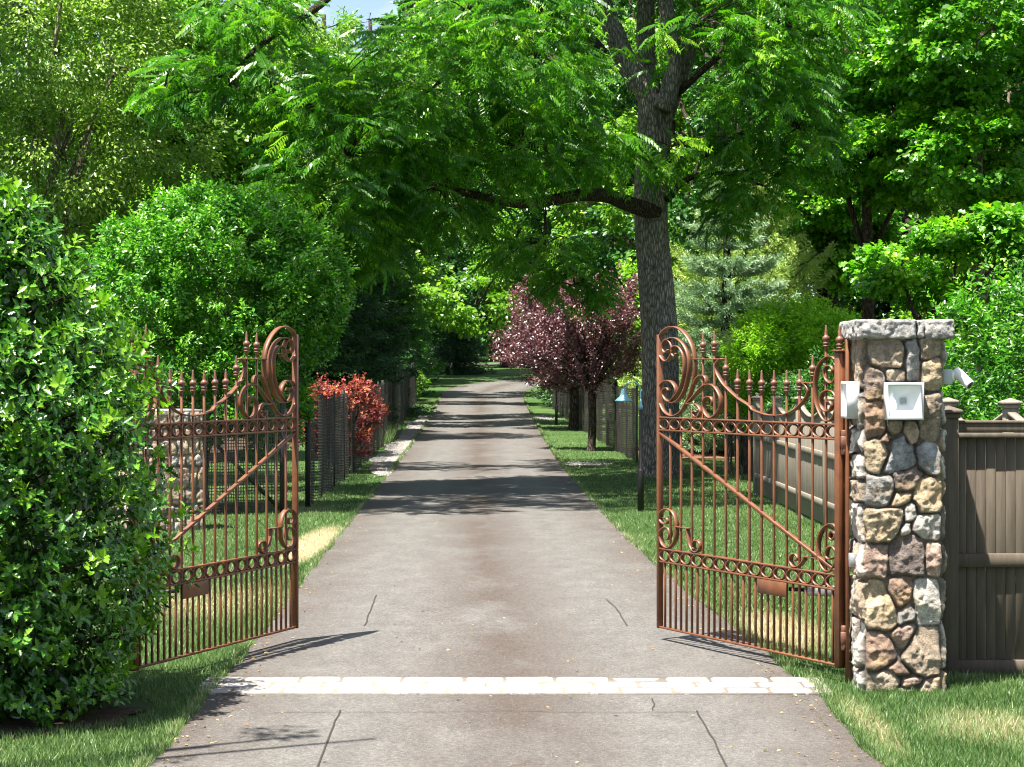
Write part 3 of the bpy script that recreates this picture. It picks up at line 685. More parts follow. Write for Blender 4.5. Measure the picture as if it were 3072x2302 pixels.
# granite cap: five rough slabs
def rough_slab(name, parent, x0, x1, y0, y1, z0, z1, seed, mat, amp=.018, res=.010):
    g = np.random.default_rng(seed)
    def grid(nu, nv): return [(i, j) for j in range(nv+1) for i in range(nu+1)]
    nx_, ny_, nz_ = max(3, int((x1-x0)/res)), max(3, int((y1-y0)/res)), max(3, int((z1-z0)/res)); V = []; Fc = []
    def face(fn, a, b):
        o = len(V)
        for i, j in grid(a, b): V.append(fn(i/a, j/b))
        for j in range(b):
            for i in range(a): Fc.append([o+j*(a+1)+i, o+j*(a+1)+i+1, o+(j+1)*(a+1)+i+1, o+(j+1)*(a+1)+i])
    lx = lambda t: x0+(x1-x0)*t
    ly = lambda t: y0+(y1-y0)*t
    lz = lambda t: z0+(z1-z0)*t
    face(lambda s, t: (lx(s), y0, lz(t)), nx_, nz_); face(lambda s, t: (x1, ly(s), lz(t)), ny_, nz_); face(lambda s, t: (lx(1-s), y1, lz(t)), nx_, nz_)
    face(lambda s, t: (x0, ly(1-s), lz(t)), ny_, nz_); face(lambda s, t: (lx(s), ly(t), z1), nx_, ny_); face(lambda s, t: (lx(s), ly(1-t), z0), nx_, ny_)
    Vv = np.array(V); c = np.array([(x0+x1)/2, (y0+y1)/2, (z0+z1)/2]); hs = np.array([(x1-x0)/2, (y1-y0)/2, (z1-z0)/2]); rr = .02
    inner = np.clip(Vv-c, -(hs-rr), hs-rr); dlt = Vv-c-inner; L = np.linalg.norm(dlt, axis=1)[:, None]+1e-9; nrm = dlt/L
    Vv = c+inner+nrm*rr
    k = (fbm(Vv, 16, 3, seed)-.5)*2.2*amp+(fbm(Vv, 50, 2, seed)-.5)*amp
    topf = nrm[:, 2] > .8; k = np.where(topf, k*.35, k); Vv = Vv+nrm*k[:, None]
    return mk(name, Vv, Fc, mat, parent, False)
cz0, cz1 = 2.52, 2.655; co_ = .045
cx0, cx1, cy0, cy1 = PX0-co_, PX0+PL+co_, PY0-co_, PY0+PL+co_
rough_slab('cap_slab', pil, cx0+.0, cx0+.44, cy0, cy0+.34, cz0, cz1, 1, M['cap'])
rough_slab('cap_slab', pil, cx0+.446, cx0+.50, cy0+.006, cy0+.34, cz0, cz1-.004, 2, M['cap'])
rough_slab('cap_slab', pil, cx0+.506, cx1, cy0+.002, cy0+.34, cz0, cz1, 3, M['cap'])
rough_slab('cap_slab', pil, cx0-.003, cx1, cy0+.35, cy1, cz0, cz1-.003, 4, M['cap'])
MB().box((PX0+.03, PY0+.03, 2.5), (PX0+PL-.03, PY0+PL-.03, 2.53)).build('mortar_bed', M['mortar'], pil)
# iron plate on its left face that carries the hinges
mb = MB().bbox((PX0-.03, 15.14, 1.27), [(1, 0, 0), (0, 1, 0), (0, 0, 1)], (.012, .035, 1.25), .003); mb.build('hinge_plate', M['rust'], pil)
for z in (UP[1]-.02, .33): MB().bbox((PX0-.045, 15.15, z), [(1, 0, 0), (0, 1, 0), (0, 0, 1)], (.03, .02, .045), .004).build('hinge_bracket', M['rust2'], pil)
MB().bbox((PX0-.02, 14.95, .92), [(1, 0, 0), (0, 1, 0), (0, 0, 1)], (.028, .03, .05), .004).build('gate_catch', M['steel'], pil)

def lantern(label, c, e):
    """square shallow lantern: e = (right, out, up) axes"""
    e = np.array(e, float); c = np.array(c, float); t = thing('wall_lantern', label, 'lantern', tuple(c), 'square lanterns on the pillar')
    hw, hh, d = .136, .133, .085
    def P(a, o, b): return c+e[0]*a+e[1]*o+e[2]*b
    fr = .022; mb = MB(); V = []
    rings = [((hw, hh), 0), ((hw, hh), d), ((hw-fr*.3, hh-fr*.3), d+.006), ((hw-fr, hh-fr), d+.006), ((hw-fr, hh-fr), d-.004)]
    for (a, b), o in rings: V += [P(-a, o, -b), P(a, o, -b), P(a, o, b), P(-a, o, b)]
    fl = np.dot(np.cross(e[0], e[1]), e[2]) < 0
    Fc = [[i*4+j, i*4+(j+1) % 4, (i+1)*4+(j+1) % 4, (i+1)*4+j] for i in range(len(rings)-1) for j in range(4)]+[[3, 2, 1, 0]]
    hs_ = mb.add(V, Fc).build('housing', M['lamp_grey'], t)
    a, b, q = hw-fr, hh-fr, .022
    V = [P(-a, d-.004, -b), P(a, d-.004, -b), P(a, d-.004, b), P(-a, d-.004, b), P(-q, .02, -q), P(q, .02, -q), P(q, .02, q), P(-q, .02, q)]
    mb = MB().add(V, [[j, (j+1) % 4, 4+(j+1) % 4, 4+j] for j in range(4)]+[[4, 5, 6, 7]]); mb.build('reflector', M['lamp_white'], hs_)
    MB().bbox(P(0, .03, .002), e, (q*.92, .008, q*.92), .002).build('lens', M['lens'], hs_)
    return t
cf = W3(2540+417.5/2.38, 940+629/2.38, PY0-.10)
lantern('square pale grey lantern on the front face of the pillar, seen face on', (cf[0], PY0-.005, cf[2]), [(1, 0, 0), (0, -1, 0), (0, 0, 1)])
lantern('square pale grey lantern seen edge on, above the right gate hinge', (PX0+.002, 14.93, cf[2]+.005), [(0, -1, 0), (-1, 0, 0), (0, 0, 1)])
# surveillance camera on the right face
sc = thing('security_camera', 'white bullet security camera on a grey box at the top right of the pillar', 'camera', (3.13, 15.0, 2.28))
MB().bbox((3.15, 14.98, 2.245), [(1, 0, 0), (0, 1, 0), (0, 0, 1)], (.035, .045, .055), .006).build('junction_box', M['lamp_grey'], sc)
MB().lathe((3.185, 14.98, 2.245), [(.001, 0)]*2, 4)
ax = np.array([.55, -.55, -.62]); ax /= np.linalg.norm(ax)
MB().tube([(3.185, 14.98, 2.25), (3.205, 14.975, 2.25)], [.042, .040], 16).tube([(3.20, 14.975, 2.25), (3.235, 14.96, 2.245)], [.018, .02], 12).build('mount', M['cam_white'], sc, smooth=False)
b0 = np.array([3.235, 14.965, 2.262]); 
cb_ = MB().tube([b0-ax*.045, b0-ax*.04, b0-ax*.02, b0+ax*.12, b0+ax*.125], [.02, .034, .038, .038, .036], 20).build('camera_body', M['cam_white'], sc, smooth=False)
MB().tube([b0+ax*.125, b0+ax*.128], [.030, .028], 20).build('lens', M['cam_dark'], cb_)

# lower, farther pillar of flat stones behind the left gate
pl2 = thing('stone_pillar', 'low tan ledgestone pillar on the lawn, seen through the bars of the left gate', 'pillar', (-4.85, 29.6, 0), 'stone pillars by the drive')
a2, b2 = np.array([-5.30, 28.9]), np.array([-4.40, 29.35]); dd = b2-a2; nn = np.array([-dd[1], dd[0]])/np.linalg.norm(dd)
corn2 = [a2, b2, b2+nn*.7, a2+nn*.7]; g2 = np.random.default_rng(5); per2 = 2*(np.linalg.norm(dd)+.7)
st2 = random_stones(g2, 0, per2, -.05, 1.68, .10, .34, .05, .16, 'TTYTKWTY')
stone_skin('stonework', pl2, corn2, -.05, 1.68, st2, res=.014, relief=.030, rc=.02, seed=9)
tp = [tuple(c)+(1.66,) for c in corn2]+[tuple(c)+(1.71,) for c in corn2]
MB().add(tp, [(0,3,2,1),(4,5,6,7),(0,1,5,4),(1,2,6,5),(2,3,7,6),(3,0,4,7)]).build('top_slab', M['paver'], pl2)

# ------------------------------------------------------------ timber fences
E3 = [(1, 0, 0), (0, 1, 0), (0, 0, 1)]
def post_cap(t, x, y, z, w=.065):
    mb = MB(); mb.bbox((x, y, z+.012), E3, (w+.03, w+.03, .012), .004); mb.bbox((x, y, z-.02), E3, (w+.012, w+.012, .018), .004)
    v = [(x-w-.026, y-w-.026, z+.025), (x+w+.026, y-w-.026, z+.025), (x+w+.026, y+w+.026, z+.025), (x-w-.026, y+w+.026, z+.025), (x, y, z+.058)]
    mb.add(v, [(0,1,4),(1,2,4),(2,3,4),(3,0,4)]); return mb
FY = 15.6
ft = thing('board_fence', 'solid brown board fence panel with flat rails right of the stone pillar', 'fence', (4.6, FY, 0))
zz = lambda v: H-(v-HY)*FY/F
def wood_strip(x0, x1, y0, y1, z0, z1, name, mat='wood'): MB().bbox(((x0+x1)/2, (y0+y1)/2, (z0+z1)/2), E3, ((x1-x0)/2, (y1-y0)/2, (z1-z0)/2), .004).build(name, M[mat], ft)
fx0, fx1 = 3.36, 5.75
for px in (3.30, 5.81): 
    pst = MB().bbox((px, FY+.03, zz(1240)/2), E3, (.065, .065, zz(1240)/2), .005).build('post', M['wood'], ft); post_cap(ft, px, FY+.03, zz(1240)).build('post_cap', M['wood'], pst)
mb = MB(); x = fx0; gq = np.random.default_rng(2)
while x < fx1: mb.bbox((x+.036, FY+.028+gq.normal(0, .0012), (.06+zz(1300))/2), E3, (.0358, .009, (zz(1300)-.06)/2), .003); x += .0745
mb.build('board_panel', M['wood'], ft)
wood_strip(fx0, fx1, FY-.02, FY+.018, zz(1297), zz(1270), 'fascia_board')
wood_strip(fx0, fx1, FY-.028, FY+.055, zz(1270)-.002, zz(1262), 'cap_rail')
wood_strip(fx0, fx1, FY-.04, FY+.018, zz(1314), zz(1299), 'top_rail')
wood_strip(fx0, fx1, FY-.03, FY+.018, zz(1701), zz(1661), 'middle_rail')
wood_strip(fx0, fx1, FY-.03, FY+.018, zz(2019), zz(1980), 'bottom_rail')

# long side fence with scooped tops, running away from the gateway
sf = thing('scalloped_fence', 'long grey tan board fence with scooped tops and capped posts behind the pillar', 'fence', (4.6, 19, 0))
def fX(y): return 4.66-(y-16.6)*.011
fy = [16.6+2.6*k for k in range(9)]
def ftop(y): return 1.99-(y-19.2)*.0125
for y in fy:
    pst = MB().bbox((fX(y), y, ftop(y)/2-.02), E3, (.062, .062, ftop(y)/2), .005).build('post', M['wood_grey'], sf); post_cap(sf, fX(y), y, ftop(y)-.02).build('post_cap', M['wood_grey'], pst)
gq = np.random.default_rng(8)
for a, b in zip(fy[:-1], fy[1:]):
    mb = MB(); L = b-a-.13; n = int(L/.09)
    def scoop(t): return -.03-.17*math.sin(math.pi*t)**1.1
    for k in range(n):
        t = (k+.5)/n; y = a+.065+L*t; top = ftop(y)-.09+scoop(t)
        mb.bbox((fX(y)+gq.normal(0, .0012), y, (top+.05)/2), E3, (.009, L/n/2-.002, (top-.05)/2), .003)
    mb.build('board_panel', M['wood_grey'], sf)
    v = []; m = 17
    for k in range(m):
        t = k/(m-1); y = a+.065+L*t; z = ftop(y)-.092+scoop(t)
        v += [(fX(y)-.045, y, z), (fX(y)+.03, y, z), (fX(y)+.03, y, z+.032), (fX(y)-.045, y, z+.032)]
    fc = [[i*4+j, i*4+(j+1) % 4, (i+1)*4+(j+1) % 4, (i+1)*4+j] for i in range(m-1) for j in range(4)]+[[3, 2, 1, 0], [(m-1)*4+j for j in range(4)]]
    MB().add(v, fc).build('curved_cap_rail', M['wood_grey'], sf)
    for z in (.35, 1.05):
        yc = (a+b)/2; MB().bbox((fX(yc)-.028, yc, z), [(1, 0, 0), (-.011, 1, 0), (0, 0, 1)], (.018, L/2, .045), .004).build('rail', M['wood_grey'], sf)

# ------------------------------------------------------------ black net fences
def net_fence(label, path, step, zt=1.78, brace=None, seed=1):
    g = np.random.default_rng(seed); P = np.array(path, float); seg = np.linalg.norm(np.diff(P, axis=0), axis=1); cum = np.r_[0, np.cumsum(seg)]
    at = lambda s: np.array([np.interp(s, cum, P[:, 0]), np.interp(s, cum, P[:, 1])])
    t = thing('net_fence', label, 'fence', (P[0][0], P[0][1], float(hz(P[0][1]))), 'black net fences')
    s = 0; tot = cum[-1]; posts = []
    while s < tot+.01: posts.append(min(s, tot)); s += step*g.uniform(.85, 1.15)
    for k, s in enumerate(posts):
        p = at(s); b = hz(p[1]); w = .04 if k % 3 == 0 else .024
        MB().bbox((p[0], p[1], b+(zt+.04)/2), E3, (w, w, (zt+.06)/2), .006).build('post', M['black'], t)
    n = int(tot/.06); ss = np.linspace(0, tot, n); fold = np.zeros(n)
    for k in range(n): fold[k] = .10*math.sin(ss[k]*6.3+math.sin(ss[k]*1.7)*2)*abs(math.sin(math.pi*ss[k]/step))
    rows = 5; V = []; UV = []; arc = 0; prev = None
    d = (P[-1]-P[0])/np.linalg.norm(P[-1]-P[0]); nn = np.array([-d[1], d[0]])
    cols_ = []
    for k in range(n):
        p = at(ss[k])+nn*fold[k]; arc += 0 if prev is None else np.linalg.norm(p-prev); prev = p; b = hz(p[1])
        sag = .05*abs(math.sin(math.pi*ss[k]/step))
        for r in range(rows): z = b+.02+(zt-sag-.02)*r/(rows-1); V.append((p[0]+nn[0]*.01*math.sin(r+k*.3), p[1], z)); UV.append((arc, z-b, 0))
    Fc = [[k*rows+r, (k+1)*rows+r, (k+1)*rows+r+1, k*rows+r+1] for k in range(n-1) for r in range(rows-1)]
    mk('netting', V, Fc, M['net'], t, True, attr={'netuv': np.array(UV)})
    if brace:
        a, b = brace; MB().tube([a, b], .028, 8).build('brace', M['black'], t)
    return t
net_fence('black net fence on the left of the drive, running back past the red maple', [(-3.38, 34.2), (-3.5, 50), (-3.85, 72), (-4.3, 92)], 2.6, 1.78, None, 1)
net_fence('black net fence crossing the lawn behind the left gate, with a diagonal brace', [(-3.62, 32.7), (-7.6, 31.9)], 2.6, 1.8, ((-3.68, 32.65, .08), (-4.9, 32.45, 1.35)), 2)
net_fence('black net fence on the right of the drive, behind the purple plum trees', [(3.05, 46.5), (2.75, 56), (2.2, 70), (1.7, 84)], 3.0, 1.78, None, 3)
net_fence('black net fence behind the big trunk, meeting the end of the scalloped fence', [(4.5, 37.8), (4.85, 41), (5.5, 50), (6.1, 60)], 3.1, 1.78, ((5.0, 43.6, .05), (5.15, 45.2, 1.3)), 4)

# ------------------------------------------------------------ lamps along the drive
lt = thing('garden_lamp', 'black lamp post with blue green gooseneck shade on the right lawn', 'lamp', (2.06, 33.07, 0), 'gooseneck lamps along the drive')
MB().lathe((2.06, 33.07, -.05), [(.052, 0), (.052, .70), (.046, .715), (.026, .74), (.026, 1.66), (.024, 1.68)], 14).build('post', M['black'], lt)
MB().lathe((2.06, 33.07, 1.63), [(.028, 0), (.038, .02), (.038, .05), (.026, .07), (.02, .12), (.010, .17)], 14).build('collar', M['blue_metal'], lt)
pts = [(2.06, 33.07, 1.78), (2.055, 33.07, 1.95), (2.02, 33.06, 2.03), (1.95, 33.05, 2.075), (1.87, 33.04, 2.065), (1.80, 33.03, 2.01), (1.785, 33.03, 1.95)]
MB().tube(catmull(pts, 6), .009, 8).build('gooseneck', M['blue_metal'], lt, smooth=True)
MB().lathe((1.785, 33.03, 1.765), [(.140, 0), (.143, .008), (.118, .032), (.07, .075), (.046, .12), (.038, .18), (.02, .20)], 20).build('lamp_shade', M['blue_metal'], lt, smooth=True)
dup(lt, (1.52, 70.9, float(hz(70.9))), 'dark lamp post half hidden under the farther purple plum tree')

# ------------------------------------------------------------ foliage engine
def norm(v): return v/(np.linalg.norm(v, axis=-1, keepdims=True)+1e-9)
LEAF = (np.array([(0, 0, 0), (.42, .5, .10), (1, 0, -.06), (.42, -.5, .10)]), [(0, 3, 2), (0, 2, 1)])
LEAF_FLAT = (np.array([(0, 0, 0), (.30, .42, .05), (.68, .40, .03), (1, 0, -.10), (.68, -.40, .03), (.30, -.42, .05)]), [(0, 5, 4, 3), (0, 3, 2, 1)])
_ho = [(0, 0, 0), (.16, .17, .05), (.22, .34, .12), (.34, .22, .06), (.46, .46, .13), (.58, .26, .05), (.72, .38, .10), (.80, .15, .0), (1.05, 0, -.04)]
HOLLY = (np.array(_ho+[(x, -y, z) for x, y, z in _ho[1:-1]]+[(.5, 0, -.03)]), [(0, 16, 8, 7, 6, 5, 4, 3, 2, 1), (16, 0, 9, 10, 11, 12, 13, 14, 15, 8)])
MAPLE = (np.array([(0, 0, 0), (.30, .48, .06), (.45, .20, .0), (.72, .42, .05), (1, 0, -.08), (.72, -.42, .05), (.45, -.20, 0), (.30, -.48, .06)]), [(0, 6, 5, 4), (0, 7, 6), (0, 4, 3, 2), (0, 2, 1)])
def sprig_t(n=7, rad=.34):
    V = []; Fc = []
    for k in range(n):
        t = .05+.8*k/n; a = k*2.4; c, s = math.cos(a), math.sin(a); b = len(V)
        V += [(t, 0, 0), (t+.20, rad*c*.9-.05*s, rad*s*.9+.05*c), (t+.34, rad*c*1.0, rad*s*1.0), (t+.22, rad*c*.9+.05*s, rad*s*.9-.05*c)]; Fc.append((b, b+1, b+2, b+3))
    b = len(V); V += [(0, -.02, 0), (.9, -.05, 0), (1.05, 0, 0), (.9, .05, 0)]; Fc.append((b, b+1, b+2, b+3))
    return np.array(V), Fc
SPRIG = sprig_t()
def frond_t(L=1.0, pairs=9, seed=0):
    g = np.random.default_rng(seed); V = []; Fc = []
    z = lambda t: -.55*t*t; 
    for k in range(5):
        a, b = k/5, (k+1)/5; o = len(V); V += [(a, -.006, z(a)), (b, -.005, z(b)), (b, .005, z(b)), (a, .006, z(a))]; Fc.append((o, o+1, o+2, o+3))
    for k in range(pairs):
        t = .14+.80*k/(pairs-1); l = .27*(.62+.38*math.sin(math.pi*(k+1.2)/(pairs+1)))
        for s in (-1, 1):
            o = len(V); dx, dy, dz = .45+g.normal(0, .05), s*.86, -.58+g.normal(0, .18); q = np.array([t, 0, z(t)]); d = np.array([dx, dy, dz]); d /= np.linalg.norm(d)
            wv = np.array([.9, -s*.35, .1]); wv = wv/np.linalg.norm(wv)*l*.20
            m = q+d*l*.45; V += [tuple(q), tuple(m+wv+np.array([0, 0, .008])), tuple(q+d*l-np.array([0, 0, l*.18])), tuple(m-wv-np.array([0, 0, .004]))]; Fc.append((o, o+1, o+2, o+3))
    o = len(V); V += [(1, 0, z(1)), (1.10, .045, -.35), (1.22, 0, -.46), (1.10, -.045, -.35)]; Fc.append((o, o+1, o+2, o+3))
    return np.array(V), Fc
FROND = frond_t()

def scatter(name, tmpl, pos, axis, up, size, wid, tint, mat, parent, split=None, **props):
    T, Fc = tmpl; n = len(pos); axis = norm(axis); side = norm(np.cross(up, axis)); nrm = np.cross(axis, side)
    size = np.broadcast_to(size, (n,)); wid = np.broadcast_to(wid, (n,))
    Vv = pos[:, None]+axis[:, None]*(T[None, :, 0:1]*size[:, None, None])+side[:, None]*(T[None, :, 1:2]*wid[:, None, None])+nrm[:, None]*(T[None, :, 2:3]*size[:, None, None])
    m = len(T); lens = np.array([len(f) for f in Fc]); flat = np.array([i for f in Fc for i in f]); tl = len(flat)
    loops = (flat[None]+m*np.arange(n)[:, None]).ravel(); st = np.r_[0, np.cumsum(lens)[:-1]]; starts = (st[None]+tl*np.arange(n)[:, None]).ravel()
    co = Vv.reshape(-1, 3); me = bpy.data.meshes.new(name)
    if parent is not None: co = co-origin(parent)
    set_mesh(me, co, loops, starts, mat)
    a = me.attributes.new('tint', 'FLOAT', 'POINT'); a.data.foreach_set('value', np.repeat(np.clip(tint, 0, 1), m).astype(np.float32))
    o = bpy.data.objects.new(name, me); COL.objects.link(o)
    if parent is not None: o.parent = parent
    for k, v in props.items(): o[k] = v
    return o

def unit(g, n): return norm(g.normal(0, 1, (n, 3)))

def clumps(g, lobes, n, shell=.62, zmin=None):
    """clump centres in and on a set of ellipsoid lobes, with outward directions"""
    L = np.array(lobes, float); vol = (L[:, 3]*L[:, 4]*L[:, 5])**(2/3); pr = vol/vol.sum(); k = g.choice(len(L), n*3, p=pr)
    u = unit(g, n*3); r = (shell**3+(1-shell**3)*g.random(n*3))**(1/3)
    bump_ = .82+.36*vn(u*2.2+k[:, None]*3.1, 1.0); p = L[k, :3]+u*L[k, 3:6]*(r*bump_)[:, None]
    # drop those deep inside another lobe
    keep = np.ones(len(p), bool)
    for j in range(len(L)):
        q = (p-L[j, :3])/L[j, 3:6]; keep &= ~(((q**2).sum(1) < .40) & (k != j))
    if zmin is not None: keep &= p[:, 2] > zmin
    ang_ = p[:, 0]/np.maximum(p[:, 1], 1); el_ = (p[:, 2]-H)/np.maximum(p[:, 1], 1)
    keep &= ~((p[:, 1] > 45) & (ang_ > -.098+.01*np.sin(el_*90)) & (ang_ < -.053) & (el_ > .158+.012*np.sin(ang_*300)))
    idx = np.where(keep)[0][:n]; return p[idx], u[idx]

def leaf_cloud(g, cc, out, per, cr, flat=.55, droop=.35, hang=0.0):
    """leaves round each clump: position, axis, up, tint"""
    n = len(cc)*per; k = np.repeat(np.arange(len(cc)), per); u = unit(g, n); r = g.random(n)**.45
    R_ = (cr*g.uniform(.65, 1.35, len(cc)))[k]
    p = cc[k]+u*np.array([1, 1, flat])*(R_*r)[:, None]
    ax = norm(u*np.array([1, 1, .3])+out[k]*.5+g.normal(0, .45, (n, 3))-np.array([0, 0, droop])+np.array([0, 0, -hang]))
    up = norm(np.array([0, -.18, .72])+u*.45+out[k]*.55+g.normal(0, .50, (n, 3)))
    ct = g.normal(0, .13, len(cc))[k]
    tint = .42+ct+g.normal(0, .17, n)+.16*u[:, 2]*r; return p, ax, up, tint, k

def limb_mesh(paths, mat, parent, name='limb', n=7, one=True):
    mb = MB()
    for pts, r0, r1 in paths:
        P = catmull(pts, 5); mb.tube(P, np.linspace(r0, r1, len(P))**1.0, n)
    return mb.build(name, mat, parent, smooth=True)

def tree(name, label, cat, base, lobes, mat, bark, trunk_r, nclump, per, cr, leaf, lw, seed, tmpl=LEAF, flat=.55, droop=.35, hang=0., group=None, ntwig=40, shell=.6, trunk_top=None, zmin=None, trunks=1, flare=1.5, leafname='crown'):
    g = np.random.default_rng(seed); bx, by = base; bz = float(hz(by)); t = thing(name, label, cat, (bx, by, bz), group)
    L = np.array(lobes, float); top = L[:, :3].mean(0) if trunk_top is None else np.array(trunk_top, float)
    cc, out = clumps(g, lobes, nclump, shell, zmin)
    tr = []
    for q in range(trunks):
        o = g.normal(0, .12 if trunks > 1 else 0, 2); e = top+(g.normal(0, .6, 3)*np.array([1, 1, .3]) if trunks > 1 else 0)
        b0 = np.array([bx+o[0], by+o[1], bz-.1]); P = [b0, b0+(e-b0)*np.array([.10, .10, .35])+np.r_[g.normal(0, .08, 2), 0], b0+(e-b0)*np.array([.45, .45, .7]), e]
        P = catmull(P, 6); rr = np.interp(np.linspace(0, 1, len(P)), [0, .06, .2, 1], [trunk_r*flare, trunk_r*1.1, trunk_r, trunk_r*.42]); tr.append((P, rr))
    mb = MB()
    for P, rr in tr: mb.tube(P, rr, 12)
    mb.build('trunk', bark, t, smooth=True)
    mb = MB(); n2 = 0
    for l in L:
        P, rr = tr[g.integers(len(tr))]; j = int(np.clip(len(P)*g.uniform(.35, .8), 1, len(P)-2)); a = P[j]; c = l[:3]; mid = (a+c)/2+np.array([0, 0, -.12*np.linalg.norm(c-a)*.5])+g.normal(0, .1, 3)
        mb.tube(catmull([a, mid, c], 5), np.linspace(rr[j]*.62, trunk_r*.22, 11), 7); n2 += 1
    idx = g.choice(len(cc), min(ntwig, len(cc)), replace=False)
    for i in idx:
        l = L[np.argmin(np.linalg.norm(L[:, :3]-cc[i], axis=1))]; a = l[:3]+g.normal(0, .1, 3)
        mb.tube(catmull([a, (a+cc[i])/2+g.normal(0, .12, 3), cc[i]], 4), np.linspace(trunk_r*.18, trunk_r*.04, 9), 5)
    mb.build('branches', bark, t, smooth=True)
    p, ax, up, tint, k = leaf_cloud(g, cc, out, per, cr, flat, droop, hang)
    if zmin is not None:
        m = p[:, 2] > bz+.03; p, ax, up, tint = p[m], ax[m], up[m], tint[m]
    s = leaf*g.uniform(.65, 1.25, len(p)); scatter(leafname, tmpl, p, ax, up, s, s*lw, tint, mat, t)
    return t

def lob(dx, dy, Y, rx, ry, rz): q = D3(dx, dy, Y); return (q[0], q[1], q[2], rx, ry, rz)

# ------------------------------------------------------------ holly in the left foreground
def holly():
    g = np.random.default_rng(41); cx, cy = -3.70, 13.9
    t = thing('holly_tree', 'dense glossy dark green holly filling the left foreground beside the left gate', 'holly tree', (cx, cy, 0))
    zr = [(-.02, .85), (.17, 1.12), (.47, 1.24), (1.08, 1.32), (1.84, 1.32), (2.12, 1.32), (2.42, 1.24), (2.73, 1.08), (3.03, .86), (3.27, .76), (3.52, .62), (3.75, .40), (3.95, .12)]
    zs, rs = np.array(zr).T; zs = zs*.94; rs = rs*1.0
    MB().tube(catmull([(cx, cy, -.1), (cx+.05, cy, 1.3), (cx-.04, cy, 2.6), (cx, cy, 3.6)], 6), np.linspace(.12, .03, 19), 10).build('trunk', M['bark_pale'], t, smooth=True)
    n = 3700; z = g.uniform(0.02, 3.66, n); pr = np.interp(z, zs, rs); acc = g.random(n) < pr/1.32; z, pr = z[acc], pr[acc]; n = len(z); th = g.uniform(0, 2*math.pi, n)
    lump = .90+.22*vn(np.c_[np.cos(th)*1.4, np.sin(th)*1.4, z*1.3], 1.7)+.06*g.normal(0, 1, n)
    lay = g.random(n) < .22; rad = pr*lump*np.where(lay, g.uniform(.55, .85, n), g.uniform(.9, 1.0, n)); out = np.c_[np.cos(th), np.sin(th), .25+.5*(z > 3)]; out = norm(out)
    tip = np.c_[cx+np.cos(th)*rad, cy+np.sin(th)*rad, z]
    # twigs
    mb = MB()
    for i in g.choice(n, 330, replace=False): mb.tube([tip[i]*.55+np.array([cx, cy, z[i]-.35])*.45, tip[i]], [.012, .004], 4, False)
    mb.build('branches', M['bark_dark'], t)
    per = 8; k = np.repeat(np.arange(n), per); m = len(k); sd_ = norm(out+g.normal(0, .5, (n, 3))+np.array([0, 0, .35])); j = np.tile(np.arange(per), n)
    ang = j*2.4+g.uniform(0, 6, n)[k]; a0 = norm(np.cross(sd_, np.array([.3, .1, 1.]))); b0 = np.cross(sd_, a0)
    rad_ = a0[k]*np.cos(ang)[:, None]+b0[k]*np.sin(ang)[:, None]
    pos = tip[k]-sd_[k]*(.017*(j-1)[:, None])*1.0+rad_*.006; ax = norm(rad_+sd_[k]*(.75-.10*j[:, None])+g.normal(0, .16, (m, 3))-np.array([0, 0, .10])); up = norm(sd_[k]+np.array([0, 0, .55])+g.normal(0, .28, (m, 3)))
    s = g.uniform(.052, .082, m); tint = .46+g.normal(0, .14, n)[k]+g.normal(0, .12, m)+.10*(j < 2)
    ok = pos[:, 2] > .02
    new = g.random(n)[k] < .30
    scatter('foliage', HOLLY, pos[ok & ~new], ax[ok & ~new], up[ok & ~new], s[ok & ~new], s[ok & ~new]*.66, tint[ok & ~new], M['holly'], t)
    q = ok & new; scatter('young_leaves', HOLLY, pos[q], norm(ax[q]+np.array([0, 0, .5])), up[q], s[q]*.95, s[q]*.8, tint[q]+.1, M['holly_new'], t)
    # inner mass of darker leaves
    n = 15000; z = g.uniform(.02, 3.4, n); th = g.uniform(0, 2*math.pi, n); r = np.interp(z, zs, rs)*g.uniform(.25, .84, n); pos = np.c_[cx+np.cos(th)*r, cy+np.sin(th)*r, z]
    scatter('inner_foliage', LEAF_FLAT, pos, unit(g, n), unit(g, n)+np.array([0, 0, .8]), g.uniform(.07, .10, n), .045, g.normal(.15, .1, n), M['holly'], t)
holly()

